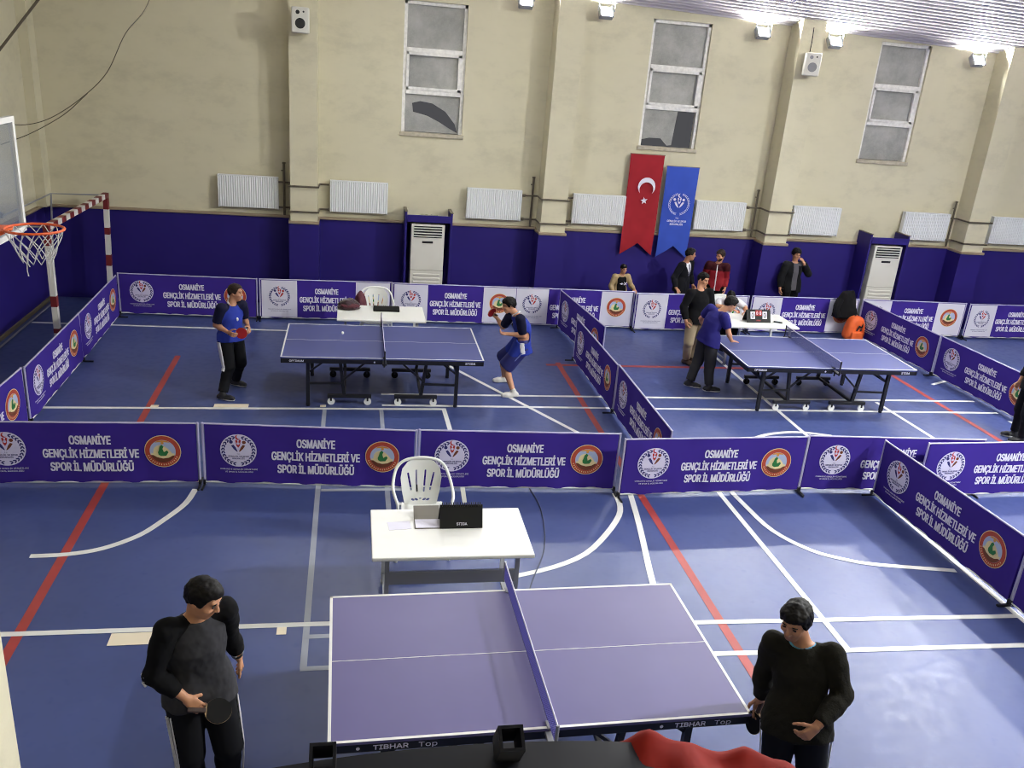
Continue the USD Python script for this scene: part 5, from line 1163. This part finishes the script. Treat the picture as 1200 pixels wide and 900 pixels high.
t, b, g = person('boy in a black vest over a sand coloured shirt peering over the back barrier', **K, look=(.2, -.95, -.15), skin=SKIN2, hair=HAIR_B,
    tops=[dict(name='sleeves', m=mat('sand_sleeve', (164, 142, 104), .8), infl=.022, sleeve=1.9, hem=-.1), dict(name='vest', m=BLKC, arms=None, infl=.032, hem=-.14, keep=lambda tt_, x, y: np.maximum(np.abs(x) - .095, tt_ - .96))],
    bottoms=[dict(name='trousers', m=TRK)], shoes=(DSHOE, DSHOE), hands=dict(R=dict(n=(0, 0, -1), curl=.5), L=dict(n=(0, 0, -1), d=(0, -1, -.2), curl=.5)), hairkw=dict(thick=.01, front=.06))
pr = upright(ext(unary_union([Polygon([(-.075, 0), (-.02, .022), (-.02, .008), (0, .008), (0, -.008), (-.02, -.008), (-.02, -.022)]), LineString([(.02, .025), (.045, 0), (.07, .025)]).buffer(.007), LineString([(.02, -.02), (.045, 0), (.07, -.02)]).buffer(.007)]), .006), 0, 0, 0)
pr.apply_transform(trimesh.transformations.rotation_matrix(.197, [0, 0, 1])); pr.apply_translation(b.pel + b.ax * b.L * .55 + b.face * .112); obj('chest_print', pr, PR_WHITE, t, smooth=False)
K = dict(J=dict(head=(8.773,16.00,1.510), neck=(8.770,15.99,1.327), shR=(8.590,15.984,1.280), shL=(8.945,15.973,1.300), elR=(8.530,15.985,1.03), elL=(9.07,15.92,1.118), wrR=(8.515,15.924,0.80), wrL=(8.92,15.90,1.325), hipR=(8.69,16.00,0.849), hipL=(8.869,16.00,0.858), knR=(8.70,15.98,0.455), knL=(8.88,15.99,0.460), anR=(8.70,16.00,0.079), anL=(8.88,16.00,0.079)), base=(8.8, 15.98), s=.93, face=(0, -1))
person('man in open dark jacket by the wall holding a hand to his face', **K, look=(.05, -.97, -.18), skin=SKIN2, hair=HAIR_B,
    tops=[dict(name='gray_shirt', m=mat('gray_tee', (76, 74, 80), .9), infl=.016, sleeve=.5, hem=-.16, collar=.06), dict(name='jacket', m=mat('dark_jacket', (18, 19, 22), .9, spec=.2), infl=.030, sleeve=1.88, hem=-.26, collar=.085, keep=lambda tt_, x, y: np.where(y > 0, .055 - np.abs(x), -.1))],
    bottoms=[dict(name='trousers', m=TRK)], shoes=(DSHOE, DSHOE), hands=dict(R=dict(curl=.6, n=(.6, -.2, 0)), L=dict(d=(-.55, -.02, .8), n=(-.5, .6, -.3), curl=.4)), hairkw=dict(thick=.02, front=.06))

# -- person at the right edge
bs = (9.70, 10.30)
Jn = dict(head=(.08, 0, 1.52), neck=(.07, .02, 1.33), shR=(.12, .17, 1.30), shL=(.03, -.17, 1.30), elR=(.10, .26, 1.03), elL=(-.0, -.26, 1.04), wrR=(-.0, .24, .83), wrL=(-.14, -.24, .92), hipR=(.06, .09, .85), hipL=(.0, -.09, .85), knR=(.02, .1, .45), knL=(-.03, -.1, .45), anR=(.05, .11, .08), anL=(-.0, -.11, .08))
K = dict(J={k: (v[0] + bs[0], v[1] + bs[1], v[2]) for k, v in Jn.items()}, base=bs, s=.93, face=(-.95, .3))
person('person in black cut by the right edge of the picture, reaching a hand forward', **K, look=(-.95, .2, -.2), skin=SKIN, hair=HAIR_B, tops=[dict(name='sweatshirt', m=BLKC, infl=.022, sleeve=1.6, hem=-.16)],
    bottoms=[dict(name='trousers', m=TRK)], shoes=(DSHOE, WSHOE), hands=dict(L=dict(d=(-.9, .2, -.1), n=(.1, .3, -.8), curl=.3), R=dict(curl=.5, n=(0, -1, 0))))
# -- seated umpire
bs = (6.80, 14.62)
Jn = dict(head=(-.04, -.25, 1.00), neck=(.0, -.10, .90), shR=(-.17, -.1, .86), shL=(.17, -.1, .86), elR=(-.24, -.20, .80), elL=(.26, -.28, .80), wrR=(-.05, -.36, .785), wrL=(.19, -.50, .785), hipR=(-.09, .08, .49), hipL=(.09, .08, .49), knR=(-.11, -.32, .47), knL=(.11, -.32, .47), anR=(-.11, -.28, .08), anL=(.11, -.28, .08))
K = dict(J={k: (v[0] + bs[0], v[1] + bs[1], v[2]) for k, v in Jn.items()}, base=bs, s=.92, face=(0, -1))
person('umpire in white shirt seated behind the far right white table', **K, look=(-.1, -.7, -.7), skin=SKIN, hair=HAIR_B, tops=[dict(name='shirt', m=WJER, infl=.022, sleeve=1.0, hem=-.1)],
    bottoms=[dict(name='trousers', m=TRK)], shoes=(DSHOE, DSHOE), hands=dict(R=dict(n=(0, 0, -1), curl=.3), L=dict(n=(0, 0, -1), curl=.3)), bend=.06)
dup(ch, (6.80, 14.58, 0), .0, 'white plastic armchair under the seated umpire at the far right table')
